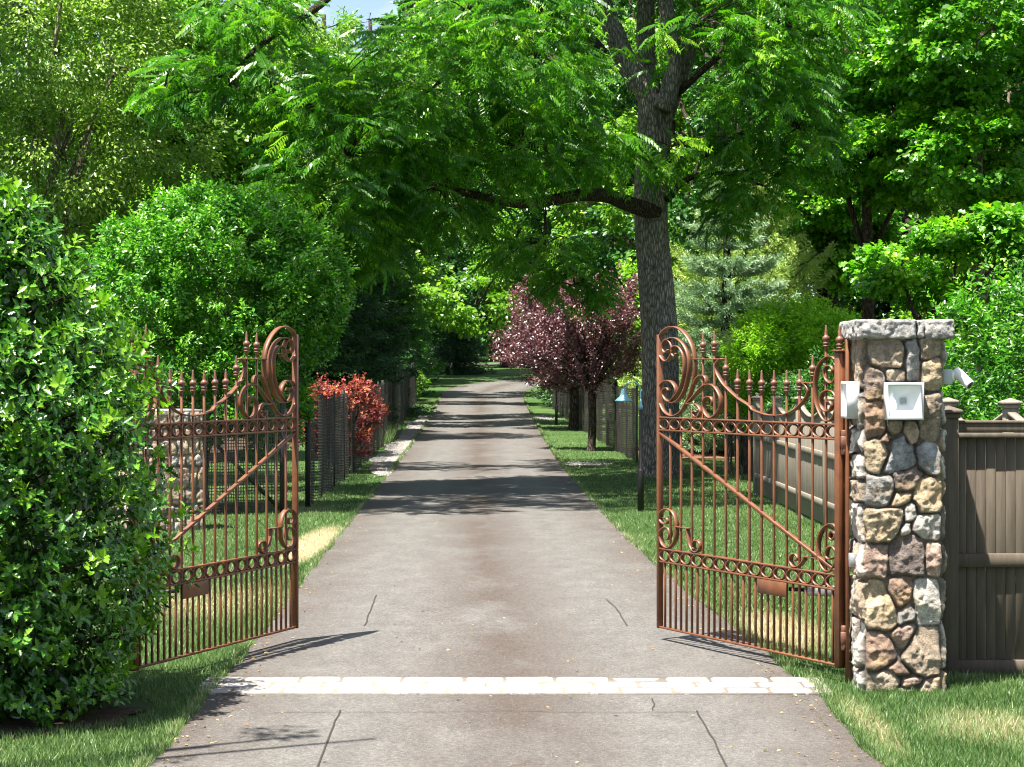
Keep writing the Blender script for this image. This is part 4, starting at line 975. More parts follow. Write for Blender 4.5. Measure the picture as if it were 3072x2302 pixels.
# ------------------------------------------------------------ shrubs
def shrub(name, label, cat, lobes, mat, seed, nclump, per, cr, leaf, lw, base=None, shoots=0, zmin=.02, group=None, tmpl=LEAF, stems=9, bark='bark_pale', inner=.5, stem_r=.022):
    g = np.random.default_rng(seed); L = np.array(lobes, float); b = L[:, :2].mean(0) if base is None else np.array(base); bz = float(hz(b[1])); t = thing(name, label, cat, (b[0], b[1], bz), group)
    cc, out = clumps(g, lobes, nclump, .80, bz+zmin); ci, oi = clumps(g, [(l[0], l[1], l[2], l[3]*.8, l[4]*.8, l[5]*.82) for l in lobes], int(nclump*inner), .25, bz+zmin)
    mb = MB()
    for i in g.choice(len(cc), min(stems*3, len(cc)), replace=False):
        o = np.array([b[0]+g.normal(0, .25), b[1]+g.normal(0, .25), bz-.05]); e = cc[i]; mb.tube(catmull([o, o+(e-o)*np.array([.25, .25, .55]), e], 5), np.linspace(stem_r, .005, 11), 5, False)
    mb.build('stems', M[bark], t, smooth=True)
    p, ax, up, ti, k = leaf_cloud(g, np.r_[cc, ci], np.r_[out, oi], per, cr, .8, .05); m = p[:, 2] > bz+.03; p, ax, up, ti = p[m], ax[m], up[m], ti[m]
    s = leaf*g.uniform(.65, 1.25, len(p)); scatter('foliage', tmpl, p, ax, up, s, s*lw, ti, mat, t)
    if shoots:
        i = g.choice(len(cc), shoots); d = norm(out[i]*.7+np.array([0, 0, .9])+g.normal(0, .25, (shoots, 3))); n_ = 13; ln = g.uniform(.14, .42, shoots)*1.2
        tt = np.tile(np.linspace(.1, 1, n_), shoots); ki = np.repeat(np.arange(shoots), n_); pos = cc[i][ki]+d[ki]*(ln[ki]*tt)[:, None]
        ph = np.tile(np.arange(n_)*2.4, shoots); a0 = norm(np.cross(d, [.2, .1, 1.])); b0 = np.cross(d, a0); ra = a0[ki]*np.cos(ph)[:, None]+b0[ki]*np.sin(ph)[:, None]
        s = leaf*g.uniform(.8, 1.2, len(pos))*(1.1-.4*tt); scatter('young_shoots', tmpl, pos, norm(ra+d[ki]*.8), norm(d[ki]+g.normal(0, .2, pos.shape)), s, s*lw, .72+g.normal(0, .12, len(pos)), mat, t)
    return t
ez = lambda dx, dy, Y, rx, ry, rz: lob(dx, dy, Y, rx, ry, rz)
shrub('flowering_shrub', 'huge rounded bright green shrub arching above the left gate and the net fence', 'shrub',
      [ez(470, 610, 33.4, 1.75, 1.5, 1.40), ez(330, 640, 33, 1.05, 1.2, 1.05), ez(620, 590, 33.8, .95, 1.2, 1.0), ez(660, 690, 34, .62, .9, .8), ez(440, 500, 33.5, .95, 1.0, .78), ez(560, 480, 33.8, .55, .7, .5), ez(270, 540, 33, .55, .7, .5), ez(700, 610, 34, .45, .6, .55), ez(400, 800, 33, 1.5, 1.1, 1.2), ez(560, 860, 33.8, .85, 1.0, 1.05)],
      M['shrub'], 51, 900, 56, .17, .085, .50, base=(-5.4, 33.6), shoots=420, stems=14)
shrub('privet_hedge', 'glossy bright green privet rising above the fence at the right edge', 'hedge',
      [(5.75, 23.2, 1.75, 1.15, 1.3, 1.65), (6.7, 23.0, 1.85, 1.3, 1.4, 1.75), (7.9, 23.4, 1.8, 1.4, 1.4, 1.8), (5.35, 23.6, 1.1, .8, 1.2, 1.15)],
      M['privet'], 52, 640, 60, .16, .078, .46, base=(6.3, 23.3), shoots=300)
shrub('azalea', 'bright yellow green bush behind the right gate and the scalloped fence', 'bush',
      [ez(1690, 735, 42, .95, 1.0, .72), ez(1790, 745, 42.5, .75, 1.0, .65), ez(1630, 760, 41.5, .6, .9, .55), ez(1760, 700, 43, .7, .8, .5), ez(1720, 850, 42, 1.35, 1.1, 1.3)],
      M['lime'], 53, 520, 75, .19, .075, .5, base=(5.8, 42), shoots=120)
shrub('yew_bush', 'dark green bush in shade behind the row of gate finials', 'bush',
      [(6.4, 38.5, 1.1, 1.6, 1.3, 1.4), (8.3, 39, 1.2, 1.5, 1.3, 1.5), (5.75, 40, 1.0, .9, 1.2, 1.3)], M['deep'], 54, 420, 70, .2, .08, .4, base=(6.8, 38.8))
shrub('variegated_bush', 'small cream and green variegated bush beside the spruce, seen over the right gate', 'bush',
      [ez(1600, 770, 44.5, .55, .6, .55), ez(1570, 830, 44.5, .5, .6, .6)], M['pale'], 55, 130, 60, .15, .06, .5, base=(5.1, 44.5))
shrub('low_evergreen', 'dark low evergreen shrub at the lawn edge under the plum trees', 'bush',
      [(2.6, 86, 1.6, 1.5, 2.2, 1.4), (3.4, 92, 1.8, 1.6, 2.2, 1.6)], M['deep'], 56, 200, 60, .3, .13, .3, base=(2.9, 88))
shrub('boxwood', 'rounded yellow green low shrub at the far end of the left fence', 'bush',
      [(-5.0, 93, 1.5, 1.1, 1.2, .85)], M['mid'], 57, 110, 60, .22, .10, .5)

# ------------------------------------------------------------ red japanese maple by the left fence
def jmaple():
    g = np.random.default_rng(61); base = D3(735, 1000, 44.5); cx, cy = base[0], 45.0
    t = thing('japanese_maple', 'small red and orange japanese maple growing behind the left net fence', 'tree', (cx, cy, 0))
    lobes = [ez(725, 862, 45, .62, .7, .36), ez(765, 845, 45, .35, .5, .30), ez(690, 870, 44.5, .5, .6, .38), ez(700, 930, 45, .62, .6, .5), ez(800, 900, 46.5, .36, .5, .45), ez(745, 960, 45.5, .6, .6, .5), (-3.22, 48.2, 1.35, .20, .6, .34)]
    cc, out = clumps(g, lobes, 250, .4, .35); mb = MB()
    for i in range(0, len(cc), 6):
        o = np.array([cx+g.normal(0, .05), cy, -.05]); e = cc[i]; mb.tube(catmull([o, o+(e-o)*np.array([.4, .4, .5]), e], 5), np.linspace(.03, .005, 11), 6, False)
    mb.build('stems', M['bark_dark'], t, smooth=True)
    p, ax, up, ti, k = leaf_cloud(g, cc, out, 22, .15, .45, .25); ti = ti-.25+.55*(fbm(p, 1.1, 3)-.35)*(p[:, 2] < 2.35)-.25*(p[:, 2] > 2.5)
    s = .075*g.uniform(.6, 1.3, len(p)); scatter('foliage', MAPLE, p, ax, up, s, s*.9, ti+.12, M['jmaple'], t)
    n = 90; i = g.choice(len(cc), n); ki = np.repeat(np.arange(n), 9); tt = np.tile(np.linspace(0, 1, 9), n); d = norm(np.array([0, 0, 1.])+out[i]*.6+g.normal(0, .3, (n, 3)))
    pos = cc[i][ki]+d[ki]*(tt*.30)[:, None]; s = .065*g.uniform(.7, 1.2, len(pos)); scatter('young_shoots', MAPLE, pos, unit(g, len(pos))+d[ki]*.3, unit(g, len(pos))+np.array([0, 0, 1]), s, s*.8, g.normal(.42, .1, len(pos)), M['jmaple'], t)
jmaple()

# ------------------------------------------------------------ purple plums
def plum(label, base, lobes, seed, trunk_r=.11):
    g = np.random.default_rng(seed); cx, cy = base; bz = float(hz(cy)); t = thing('plum_tree', label, 'tree', (cx, cy, bz), 'purple leaved plum trees')
    fk = np.array([cx+.02, cy, bz+1.55]); MB().tube(catmull([(cx, cy, bz-.1), (cx+.04, cy, bz+.7), fk], 6), np.interp(np.linspace(0, 1, 13), [0, .12, 1], [trunk_r*1.5, trunk_r, trunk_r*.95]), 12).build('trunk', M['bark_dark'], t, smooth=True)
    cc, out = clumps(g, lobes, 330, .45, bz+1.25); mb = MB()
    for i in range(0, len(cc), 7):
        e = cc[i]; mb.tube(catmull([fk, fk+(e-fk)*np.array([.45, .45, .6]), e], 5), np.linspace(.05, .007, 11), 6, False)
    mb.build('limbs', M['bark_dark'], t, smooth=True)
    # leaves sit along steep rising shoots
    c0 = np.array([cx, cy, bz+1.2]); d = norm(norm(cc-c0)*np.array([1, 1, 1.1])+g.normal(0, .18, cc.shape)); per = 60; k = np.repeat(np.arange(len(cc)), per); tt = g.uniform(-1, 1, len(k))
    p = cc[k]+d[k]*(tt*.34)[:, None]+g.normal(0, .065, (len(k), 3)); ti = .45+g.normal(0, .15, len(cc))[k]+g.normal(0, .2, len(k)); s = .095*g.uniform(.6, 1.2, len(k))
    scatter('crown', LEAF, p, norm(d[k]*.6+unit(g, len(k))), unit(g, len(k))*.8+np.array([0, 0, 1]), s, s*.6, ti, M['plum'], t)
plum('purple leaved plum tree nearer the gate, its slim dark trunk on the sunlit lawn', (D3(1276, 980, 55)[0], 54.8),
     [ez(1250, 700, 55, 1.05, 1.1, .95), ez(1320, 690, 54.5, .75, .9, .95), ez(1180, 740, 55.5, .8, .9, .7), ez(1290, 790, 55, .8, .8, .6), ez(1355, 760, 55, .45, .7, .6), ez(1240, 640, 55.5, .6, .7, .5), ez(1340, 630, 55, .5, .6, .5)], 71)
plum('purple leaved plum tree farther back, its thicker trunk beside the road edge', (D3(1237, 940, 68)[0], 67.5),
     [ez(1160, 700, 68, 1.1, 1.2, 1.0), ez(1120, 760, 68, .7, 1.0, .6), ez(1150, 640, 68, .6, .8, .5), ez(1220, 750, 67, 1.2, 1.2, 1.0), ez(1200, 820, 67.5, 1.0, 1.0, .55)], 72, .16)

# ------------------------------------------------------------ conifers
def conifer(name, label, base, height, rad, mat, seed, bark='bark_dark', sprig=.20, dens=1.0, droop=.35, zlo=.3, power=.85, levels=None, tip_up=.25, group=None, hang=0., tmax=1.0):
    g = np.random.default_rng(seed); cx, cy = base; bz = float(hz(cy)); t = thing(name, label, 'tree', (cx, cy, bz), group)
    MB().tube([(cx, cy, bz-.1), (cx, cy, bz+height*.5), (cx, cy, bz+height)], [rad*.075+.05, rad*.045+.03, .01], 9).build('trunk', M[bark], t, smooth=True)
    levels = levels or int(height/.32); pos = []; axs = []; ups = []; tn = []; mb = MB()
    for li in range(levels):
        f = (li+g.random()*.7)/levels; z = zlo+(height-zlo)*f
        if f > tmax: break
        R_ = rad*max(0.03, (1-f))**power*g.uniform(.78, 1.12); nb = max(5, int(7+R_*2.2))
        for b in range(nb):
            a = 2*math.pi*(b+g.random()*.8)/nb+li*1.3; L = R_*g.uniform(.72, 1.15); dv = np.array([math.cos(a), math.sin(a), 0])
            s = np.linspace(0, 1, 9); zc = z-droop*L*(s-.55*s*s)+tip_up*L*s**3; P = np.array([cx, cy, bz])+dv*(L*s)[:, None]; P[:, 2] = bz+zc
            mb.tube(P[::2], np.linspace(.012+.012*L, .004, 5), 4, False)
            ns = int(L/ (sprig*.20)*dens*1.25)
            q = g.random(ns)**.75; q = .10+.90*q; c = np.array([np.interp(q, s, P[:, i]) for i in range(3)]).T
            side = np.array([-dv[1], dv[0], 0]); w = (1-q*.75)*L*.30+.04; off = g.uniform(-1, 1, ns)*w; c = c+side*off[:, None]-np.array([0, 0, 1])*(np.abs(off)*.22+g.random(ns)*hang)[:, None]
            ad = norm(dv*.8+side*(np.sign(off)*.8)[:, None]+np.array([0, 0, -.05-hang*1.2])+g.normal(0, .2, (ns, 3)))
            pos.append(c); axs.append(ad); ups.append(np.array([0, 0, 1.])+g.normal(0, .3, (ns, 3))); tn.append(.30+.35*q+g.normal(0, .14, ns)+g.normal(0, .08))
    mb.build('branches', M[bark], t)
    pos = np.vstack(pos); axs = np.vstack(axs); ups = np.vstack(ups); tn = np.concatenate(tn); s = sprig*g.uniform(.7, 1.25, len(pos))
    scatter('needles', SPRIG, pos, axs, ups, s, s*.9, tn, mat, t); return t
def dx_(dx, Y): return float(D3(dx, 800, Y)[0])
conifer('blue_spruce', 'blue grey spruce with layered boughs just right of the big trunk', (dx_(1570, 53), 53), 7.6, 2.4, M['spruce'], 81, sprig=.22, dens=2.3, droop=.34, tip_up=.30, levels=19, power=.7)
conifer('norway_spruce', 'yellow green drooping spruce behind the blue spruce', (dx_(1610, 58), 58), 8.8, 3.6, M['spruce_g'], 82, sprig=.26, dens=2.0, droop=.32, tip_up=.42, hang=.12, levels=20, power=.75)
conifer('hemlock', 'dark hemlock with spreading boughs behind the left fence, nearest of the dark conifers', (-6.3, 64), 12, 2.9, M['conifer'], 83, sprig=.34, dens=1.3, droop=.22, tip_up=.05, power=.55, group='dark conifers along the left of the drive')
conifer('hemlock', 'dark hemlock standing second behind the left fence', (-6.6, 78), 13, 3.0, M['conifer'], 84, sprig=.38, dens=1.2, droop=.2, tip_up=.05, power=.55, group='dark conifers along the left of the drive')
conifer('hemlock', 'dark hemlock at the bend of the drive, left of the road', (-6.6, 99), 12, 3.1, M['deep'], 85, sprig=.42, dens=1.2, droop=.25, tip_up=.05, power=.6, group='dark conifers along the left of the drive')
conifer('weeping_spruce', 'weeping dark spruce on the grass bank at the end of the drive', (dx_(985, 134), 134), 8.5, 2.4, M['conifer'], 86, sprig=.5, dens=.8, droop=.75, tip_up=0, hang=.35)
conifer('evergreen', 'small dark evergreen behind the farther plum trunk', (2.3, 87), 3.4, 1.3, M['conifer'], 87, sprig=.3, dens=.9, droop=.2, tip_up=.2)

# ------------------------------------------------------------ the big walnut
def walnut():
    g = np.random.default_rng(91); Y0 = 43.6; base = W3(1980, 1430, Y0); bx = base[0]
    t = thing('walnut_tree', 'big walnut tree with grey ridged trunk and feathery leaves arching over the drive', 'tree', (bx, Y0, 0))
    def tr(pts, Ys): return [W3(u, v, y) for (u, v), y in zip(pts, Ys)]
    tp = [(1978, 1450), (1980, 1380), (1982, 1200), (1978, 1000), (1968, 850), (1955, 700), (1953, 560), (1962, 420), (1968, 300)]
    tw = [150, 122, 108, 110, 107, 103, 101, 100, 104]
    P = catmull(tr(tp, [Y0]*9), 8); W_ = np.interp(np.linspace(0, 8, len(P)), range(9), tw)*Y0/F/2; P[0, 2] = -.1
    n = 40; V = []; Fc = []
    for i, (c, r) in enumerate(zip(P, W_)):
        for k in range(n):
            a = 2*math.pi*k/n; fl = 1+(.35*max(0, 1-(c[2]+.1)/.7)**2)*(math.cos(5*a+.6)*.5+.6)*.5; rr = r*fl*(1+.02*math.sin(4*a+c[2])); V.append((c[0]+rr*math.cos(a), c[1]+rr*math.sin(a), c[2]))
    Fc = [[i*n+k, i*n+(k+1) % n, (i+1)*n+(k+1) % n, (i+1)*n+k] for i in range(len(P)-1) for k in range(n)]
    mk('trunk', V, Fc, M['bark'], t, True)
    LM = [ # (pixels, distances, start width px, end width px)
     ([(1970, 640), (1880, 610), (1820, 588), (1740, 586), (1660, 600), (1560, 612), (1450, 590), (1300, 560)], [43.4, 43, 42.4, 41.8, 41.2, 40.5, 39.8, 39.2], 52, 20),
     ([(1975, 340), (1930, 260), (1880, 190), (1840, 90), (1800, -20), (1780, -150)], [43.6]*6, 78, 50),
     ([(1810, 170), (1770, 120), (1711, 60), (1640, 30), (1560, -10)], [43.4, 43.2, 42.8, 42, 41], 46, 22),
     ([(1965, 330), (1950, 260), (1937, 120), (1937, -20), (1925, -160)], [44.2]*5, 70, 46),
     ([(1985, 330), (2012, 260), (2018, 160), (2000, 40), (1985, -120)], [43.2]*5, 60, 42),
     ([(1995, 340), (2045, 200), (2090, 90), (2125, -20), (2150, -150)], [44]*5, 62, 42),
     ([(2010, 300), (2110, 210), (2220, 120), (2330, 60)], [43.6, 43, 42.4, 42], 26, 9),
     ([(1940, 470), (1860, 440), (1760, 400), (1640, 400), (1500, 430)], [43, 42, 41, 40, 39.2], 30, 9),
     ([(2000, 480), (2100, 470), (2230, 400), (2400, 350), (2520, 330)], [43.4, 43, 42.6, 42, 42], 24, 7),
     ([(2000, 600), (2060, 540), (2160, 520), (2300, 560)], [43.4, 43, 42.6, 42.4], 22, 7),
     ([(1800, -60), (1500, -420), (1250, -350), (1080, -120), (965, 10), (850, 85), (765, 150), (712, 215), (668, 300), (600, 370)], [43.4, 42, 40.5, 39.5, 38.6, 38.2, 38, 37.8, 37.6, 37.4], 40, 7),
     ([(668, 300), (600, 275), (520, 290), (440, 330)], [37.6, 37.5, 37.4, 37.3], 8, 4),
     ([(1500, -100), (1490, 60), (1470, 160)], [40.5, 40.3, 40.1], 20, 8)]
    for pts, Ys, w0, w1 in LM:
        p = catmull(tr(pts, Ys), 6); yy = np.array(p)[:, 1]; MB().tube(p, np.linspace(w0, w1, len(p))*yy/F/2, 14).build('limb', M['bark' if 50 < w0 and w0 != 52 else 'bark_dark'], t, smooth=True)
    lobes = [ez(750, 340, 38.2, 1.55, 1.9, 1.65), ez(665, 450, 37.8, .75, 1.0, .95), ez(700, 230, 38.2, .95, 1.3, .8), ez(930, 200, 39, 1.7, 2.0, 1.45), ez(960, 400, 39, 1.6, 1.6, 1.2), ez(790, 500, 38.6, 1.0, 1.2, .75),
             ez(1130, 320, 40, 1.7, 1.8, 1.35), ez(1150, 120, 39.5, 1.9, 2.1, 1.5), ez(1280, 250, 41.2, 1.2, 1.0, 1.3), ez(1290, 60, 40, 1.5, 1.5, 1.0), ez(1180, 530, 41.5, 1.1, .9, .62), ez(1240, 620, 41.8, .75, .7, .45),
             ez(1330, 520, 42.2, .45, .6, .5), ez(1600, 160, 42, 1.75, 2.0, 1.7), ez(1690, 60, 42, 1.4, 1.8, 1.4), ez(1620, 390, 43, 1.05, 1.4, .65), ez(1720, 280, 42.6, .95, 1.4, .9), ez(1500, 60, 40.5, 1.2, .8, 1.0),
             ez(1450, 320, 42.0, .55, .6, .7), ez(1550, 470, 43.5, .6, .8, .35), ez(1130, -160, 43.5, 2.2, 2.0, 1.4), ez(1500, -160, 44, 2.8, 2.6, 1.8), ez(1800, -130, 44.5, 2.4, 2.4, 1.6),
             ez(590, 190, 38.0, .75, .9, .55), ez(470, 170, 37.6, .9, .8, .50), ez(360, 200, 37.4, .55, .6, .35), ez(550, 40, 38.2, .9, .8, .45), ez(1010, 30, 39.5, .9, 1.2, .5), ez(720, 560, 38.6, .55, .6, .28),
             (-4.2, 32.3, 10.4, 1.8, 1.3, .8), (-1.6, 33.2, 10.8, 1.9, 1.4, .8), (1.0, 34.2, 10.9, 1.8, 1.4, .8), (2.2, 42.0, 12.8, 2.4, 2.0, 1.1), (4.6, 45.0, 13, 2.4, 2.0, 1.2), (-3.2, 36.0, 10.9, 1.7, 1.0, .7), (-4.8, 45.0, 12.0, 2.0, 1.6, 1.0), (-2.0, 46.0, 12.5, 2.2, 1.8, 1.1), (.6, 46.3, 12.6, 2.2, 1.8, 1.2)]  # high lobes out of view, added to shade the drive and lower crown
    lobes = [(a, b_-.3, c, d, e*1.55 if b_ < 42.5 else e, f) for a, b_, c, d, e, f in lobes]
    cc, out = clumps(g, lobes, 2700, .40)
    # keep the sky gap at the top and the window below the low limb
    uu = CX+cc[:, 0]/cc[:, 1]*F; vv = HY-(cc[:, 2]-H)/cc[:, 1]*F
    gap = ((uu > 960) & (uu < 1190) & (vv < 90) & (vv > -260)) | ((uu > 1840) & (uu < 2090) & (vv > 560)) | ((uu > 1400) & (vv > 900)) | ((uu > 1470) & (uu < 1900) & (vv > 565) & (vv < 720) & (cc[:, 1] < 42.5) & (g.random(len(cc)) < .85)) | ((uu > 1760) & (uu < 2140) & (vv < 400) & (vv > -80) & (cc[:, 1] < 44.0) & (g.random(len(cc)) < .93)) | ((uu > 1890) & (uu < 2060) & (vv > 400) & (cc[:, 1] < 43.6) & (g.random(len(cc)) < .3))
    cc, out = cc[~gap], out[~gap]; n = len(cc)
    mb = MB(); anchor = np.array([l[:3] for l in lobes])
    for i in range(0, n, 4):
        a = anchor[np.argmin(np.linalg.norm(anchor-cc[i], axis=1))]; mb.tube(catmull([a, (a+cc[i])/2+np.array([0, 0, .12]), cc[i]], 4), np.linspace(.02, .005, 9), 4, False)
    mb.build('twigs', M['bark_dark'], t)
    per = 6; k = np.repeat(np.arange(n), per); m = len(k); j = np.tile(np.arange(per), n); ang = j*2*math.pi/per*1.62+g.uniform(0, 6.3, n)[k]
    hd = np.c_[np.cos(ang), np.sin(ang), np.zeros(m)]; ax = norm(hd+out[k]*np.array([.9, .9, .3])+np.array([0, 0, -.05])+g.normal(0, .34, (m, 3))); up = norm(np.array([0, -.25, 1.])+out[k]*.35+g.normal(0, .30, (m, 3)))
    pos = cc[k]+g.normal(0, .10, (m, 3)); L = g.uniform(.34, .58, m); ti = .40+g.normal(0, .15, n)[k]+g.normal(0, .12, m)
    scatter('crown', FROND, pos, ax, up, L, L*.95, ti, M['walnut'], t)
walnut()

# ------------------------------------------------------------ other trees
tree('birch_tree', 'olive green small leaved tree with hanging twigs, upper left behind the holly', 'tree', (dx_(60, 40), 40),
     [ez(60, 60, 40, 2.4, 2.4, 2.2), ez(250, 150, 40.5, 1.7, 2, 1.7), ez(130, 330, 40, 2.0, 2, 1.5), ez(320, 330, 41, 1.3, 1.5, 1.3), ez(-80, 260, 40, 2, 2, 2.2), ez(280, 470, 41, 1.1, 1.3, .8), ez(100, 480, 40.5, 1.6, 1.6, 1.0), ez(150, -120, 41, 2.5, 2.5, 1.6)],
     M['olive'], M['bark_pale'], .14, 640, 120, .42, .10, .50, 101, flat=.85, droop=.3, hang=.25, ntwig=90, trunks=3, flare=1.2)
tree('maple_tree', 'light green maple crown behind the arching branch, upper left', 'tree', (dx_(420, 50), 50),
     [ez(420, 60, 50, 1.9, 2, 1.7), ez(330, 0, 50, 1.6, 2, 1.2), ez(450, 240, 50, 1.5, 1.8, 1.5), ez(400, 400, 50, 1.9, 1.8, 1.3), ez(520, 330, 51, 1.0, 1.4, 1.2), ez(300, 250, 49, 1.4, 1.6, 1.4), ez(520, 130, 51, 1.0, 1.2, 1.0)],
     M['mid'], M['bark_dark'], .17, 360, 100, .48, .16, .75, 102, tmpl=MAPLE, ntwig=40)
tree('willow_oak', 'soft textured mid green tree left of the walnut, below the gap of sky', 'tree', (dx_(640, 60), 60),
     [ez(620, 130, 60, 1.5, 1.8, 1.6), ez(680, 60, 60, 1.3, 1.6, .75), ez(600, 330, 60, 1.6, 1.8, 1.8), ez(680, 420, 60, 1.8, 2, 1.4), ez(540, 480, 59, 1.5, 1.6, 1.2), ez(760, 300, 61, 2, 2, 2.4), ez(850, 190, 61, 1.8, 2, 1.4)],
     M['mid'], M['bark_dark'], .18, 420, 110, .42, .15, .3, 103, flat=.8, ntwig=30)
# sunlit maples on the right
MR = [('tall maple with sunlit crown at the right edge, its forked pale trunk showing', 2105, 52, [(2110, 60, 2.4, 1.7), (2180, 200, 1.9, 1.5), (2020, 130, 1.9, 1.4), (2120, 330, 1.8, 1.1), (2200, 420, 1.4, 1.0), (2010, 300, 1.5, 1.0)], 'bark_pale', .15),
      ('spreading maple with bright green crown right of the walnut', 1880, 56, [(1880, 60, 2.4, 1.9), (1800, 180, 1.9, 1.4), (1930, 230, 1.9, 1.3), (1850, 330, 1.7, 1.0), (1960, 390, 1.3, .9), (1760, 60, 1.7, 1.5)], 'bark_dark', .2),
      ('shaded maple with dark trunk low on the right, above the privet', 2010, 49, [(1950, 600, .75, .35), (2080, 520, .9, .4), (1900, 570, .5, .3), (2190, 500, .9, .6), (2010, 640, .6, .25)], 'bark_dark', .15),
      ('slender green tree behind the spruce and left of the dark trunks', 1800, 66, [(1790, 430, 1.7, 1.3), (1850, 480, 1.4, 1.1), (1760, 560, 1.3, .9), (1830, 570, 1.1, .7), (1730, 330, 1.4, 1.1)], 'bark_dark', .2)]
for q, (lb, dx, Y, ls, bk, r) in enumerate(MR):
    tree('maple_tree', lb, 'tree', (dx_(dx, Y), Y), [ez(a, b, Y+(i % 3-1)*.8, rr, rr, rz) for i, (a, b, rr, rz) in enumerate(ls)], M['maple'], M[bk], r, 60+50*len(ls) if Y != 49 else 110, 95, .50, .17, .85, 110+q, tmpl=MAPLE, flat=.42, ntwig=40, group='maples on the right')
# woodland behind everything
WD = [(-60, 62, 'deep', 2.9), (180, 68, 'mid', 3.0), (330, 78, 'deep', 3.4), (520, 84, 'mid', 3.3), (700, 95, 'deep', 3.4), (800, 112, 'mid', 4.2), (900, 128, 'deep', 4.4), (1010, 165, 'mid', 6.0), (1090, 150, 'deep', 4.6),
      (1180, 120, 'mid', 4.4), (1270, 104, 'deep', 4.0), (1360, 92, 'mid', 3.8), (1450, 84, 'deep', 3.6), (1560, 78, 'mid', 3.4), (1660, 76, 'deep', 3.3), (1780, 80, 'mid', 3.4), (1880, 74, 'deep', 3.2), (1980, 70, 'deep', 3.1), (2090, 72, 'deep', 3.1), (2200, 66, 'mid', 3.0), (2300, 60, 'deep', 2.9), (860, 180, 'deep', 6.5), (1250, 175, 'mid', 6.5)]
WHERE = ['behind the holly at the far left', 'far behind the birch', 'behind the light maple on the left', 'between the birch and the walnut crown', 'behind the nearest dark hemlock', 'rising behind the hemlocks', 'left of the bend in the drive', 'at the very end of the view up the drive', 'right of the view up the drive',
         'above the farther plum tree', 'above the plum trees', 'behind the walnut trunk on its left', 'behind the walnut trunk', 'behind the blue spruce', 'behind the yellow green spruce', 'behind the slender tree on the right', 'behind the bright maple, with dark trunk', 'behind the shaded maple', 'behind the tall right maple', 'at the right edge behind the privet', 'outermost on the right', 'on the rise beyond the bend, left of the road end', 'on the rise beyond the bend, right of the road end']
for q, (dx, Y, mt, r) in enumerate(WD):
    x = dx_(dx, Y); b = float(hz(Y)); g = np.random.default_rng(300+q); topz = 2.32+(860*1.389)/F*Y+2.5; L = []
    low = b+1.6 if mt == 'deep' else b+1.0
    z = low+r*.4
    while z < topz:
        rr = r*g.uniform(.55, .85)*(1.0 if z < topz*.7 else .85); L.append((x+g.normal(0, r*.38), Y+g.normal(0, r*.3)+.38*(z-low), z, rr, rr*.8, rr*.55)); z += rr*.62
    sc_ = Y/70; ncl = int(46*len(L)/1.0); ncl = min(ncl, 620)
    if dx in (700, 800): # leave the gap of sky
        L = [l for l in L if l[2] < 2.32+(760*1.389)/F*Y-l[5]]
    tree('woodland_tree', ('dark' if mt == 'deep' else 'lighter')+' green woodland tree '+WHERE[q], 'tree', (x, Y), L, M[mt], M['bark_dark'], .16+.02*r, ncl, 52, .52*sc_**.6, .21*sc_**.8, .7, 400+q, ntwig=14, flat=.5, trunk_top=(x, Y, topz*.8), group='woodland trees behind the garden')

for nm, (bx_, by_), ls, sd_n in (('tall green tree added to shade the drive from the left, beyond the red maple', (-7.0, 70), [(-4.2, 69, 9.6, 2.4, 2.2, 1.4), (-1.2, 70.5, 10.6, 2.2, 2.2, 1.2), (-5.5, 74, 11, 2.6, 2.6, 1.8), (-2.4, 75.5, 11.8, 2.2, 2, 1.3)], 501),
     ('tall green tree added to shade the drive just before the bend', (-7.5, 92), [(-4.4, 88, 10.5, 2.6, 2.0, 1.6), (-1.2, 87, 11.8, 2.2, 1.6, 1.3), (-4.6, 96, 12, 2.8, 2.6, 2.2), (-1.4, 100, 13, 2.2, 2, 1.5)], 502)):
    tree('added_shade_tree', nm, 'tree', (bx_, by_), ls, M['mid'], M['bark_dark'], .2, 300, 80, .55, .2, .7, sd_n, ntwig=24, flat=.5, trunk_top=(bx_+.8, by_, 12), group='woodland trees behind the garden')  # crowns over the drive, put in for the shade bands they cast
tree('street_tree', 'small tree standing by the street, left of the view', 'tree', (-7.2, 9.4), [(-3.5, 11.0, 6.6, .45, .5, .25), (-3.0, 11.35, 6.7, .3, .35, .12), (-2.6, 11.2, 6.9, .28, .3, .1), (-6.8, 9.2, 6.5, 1.4, 1.5, 1.2)], M['mid'], M['bark_dark'], .1, 60, 42, .2, .09, .5, 503, ntwig=14, trunk_top=(-6.6, 9.6, 6.2))

# far undergrowth closing the view between the trunks
def undergrowth():
    g = np.random.default_rng(77); n = 30000; a = g.uniform(-.30, .30, n); Y = g.uniform(70, 210, n)
    x = a*Y; keep = ~((x > -5.5) & (x < 3.2) & (Y < 118)) & ~((x > -7) & (x < 14) & (Y > 112) & (Y < 163)); x, Y = x[keep], Y[keep]; n = len(x)
    h = .6+2.6*vn(np.c_[x, Y, x*0], .35); z = hz(Y)+g.random(n)*h; s = g.uniform(.2, .45, n)*(Y/110)
    scatter('undergrowth', LEAF, np.c_[x, Y, z], unit(g, n)-np.array([0, 0, .2]), np.array([0, 0, 1.])+g.normal(0, .5, (n, 3)), s, s*.7, g.normal(.3, .2, n), M['deep'], None, kind='stuff')
undergrowth()
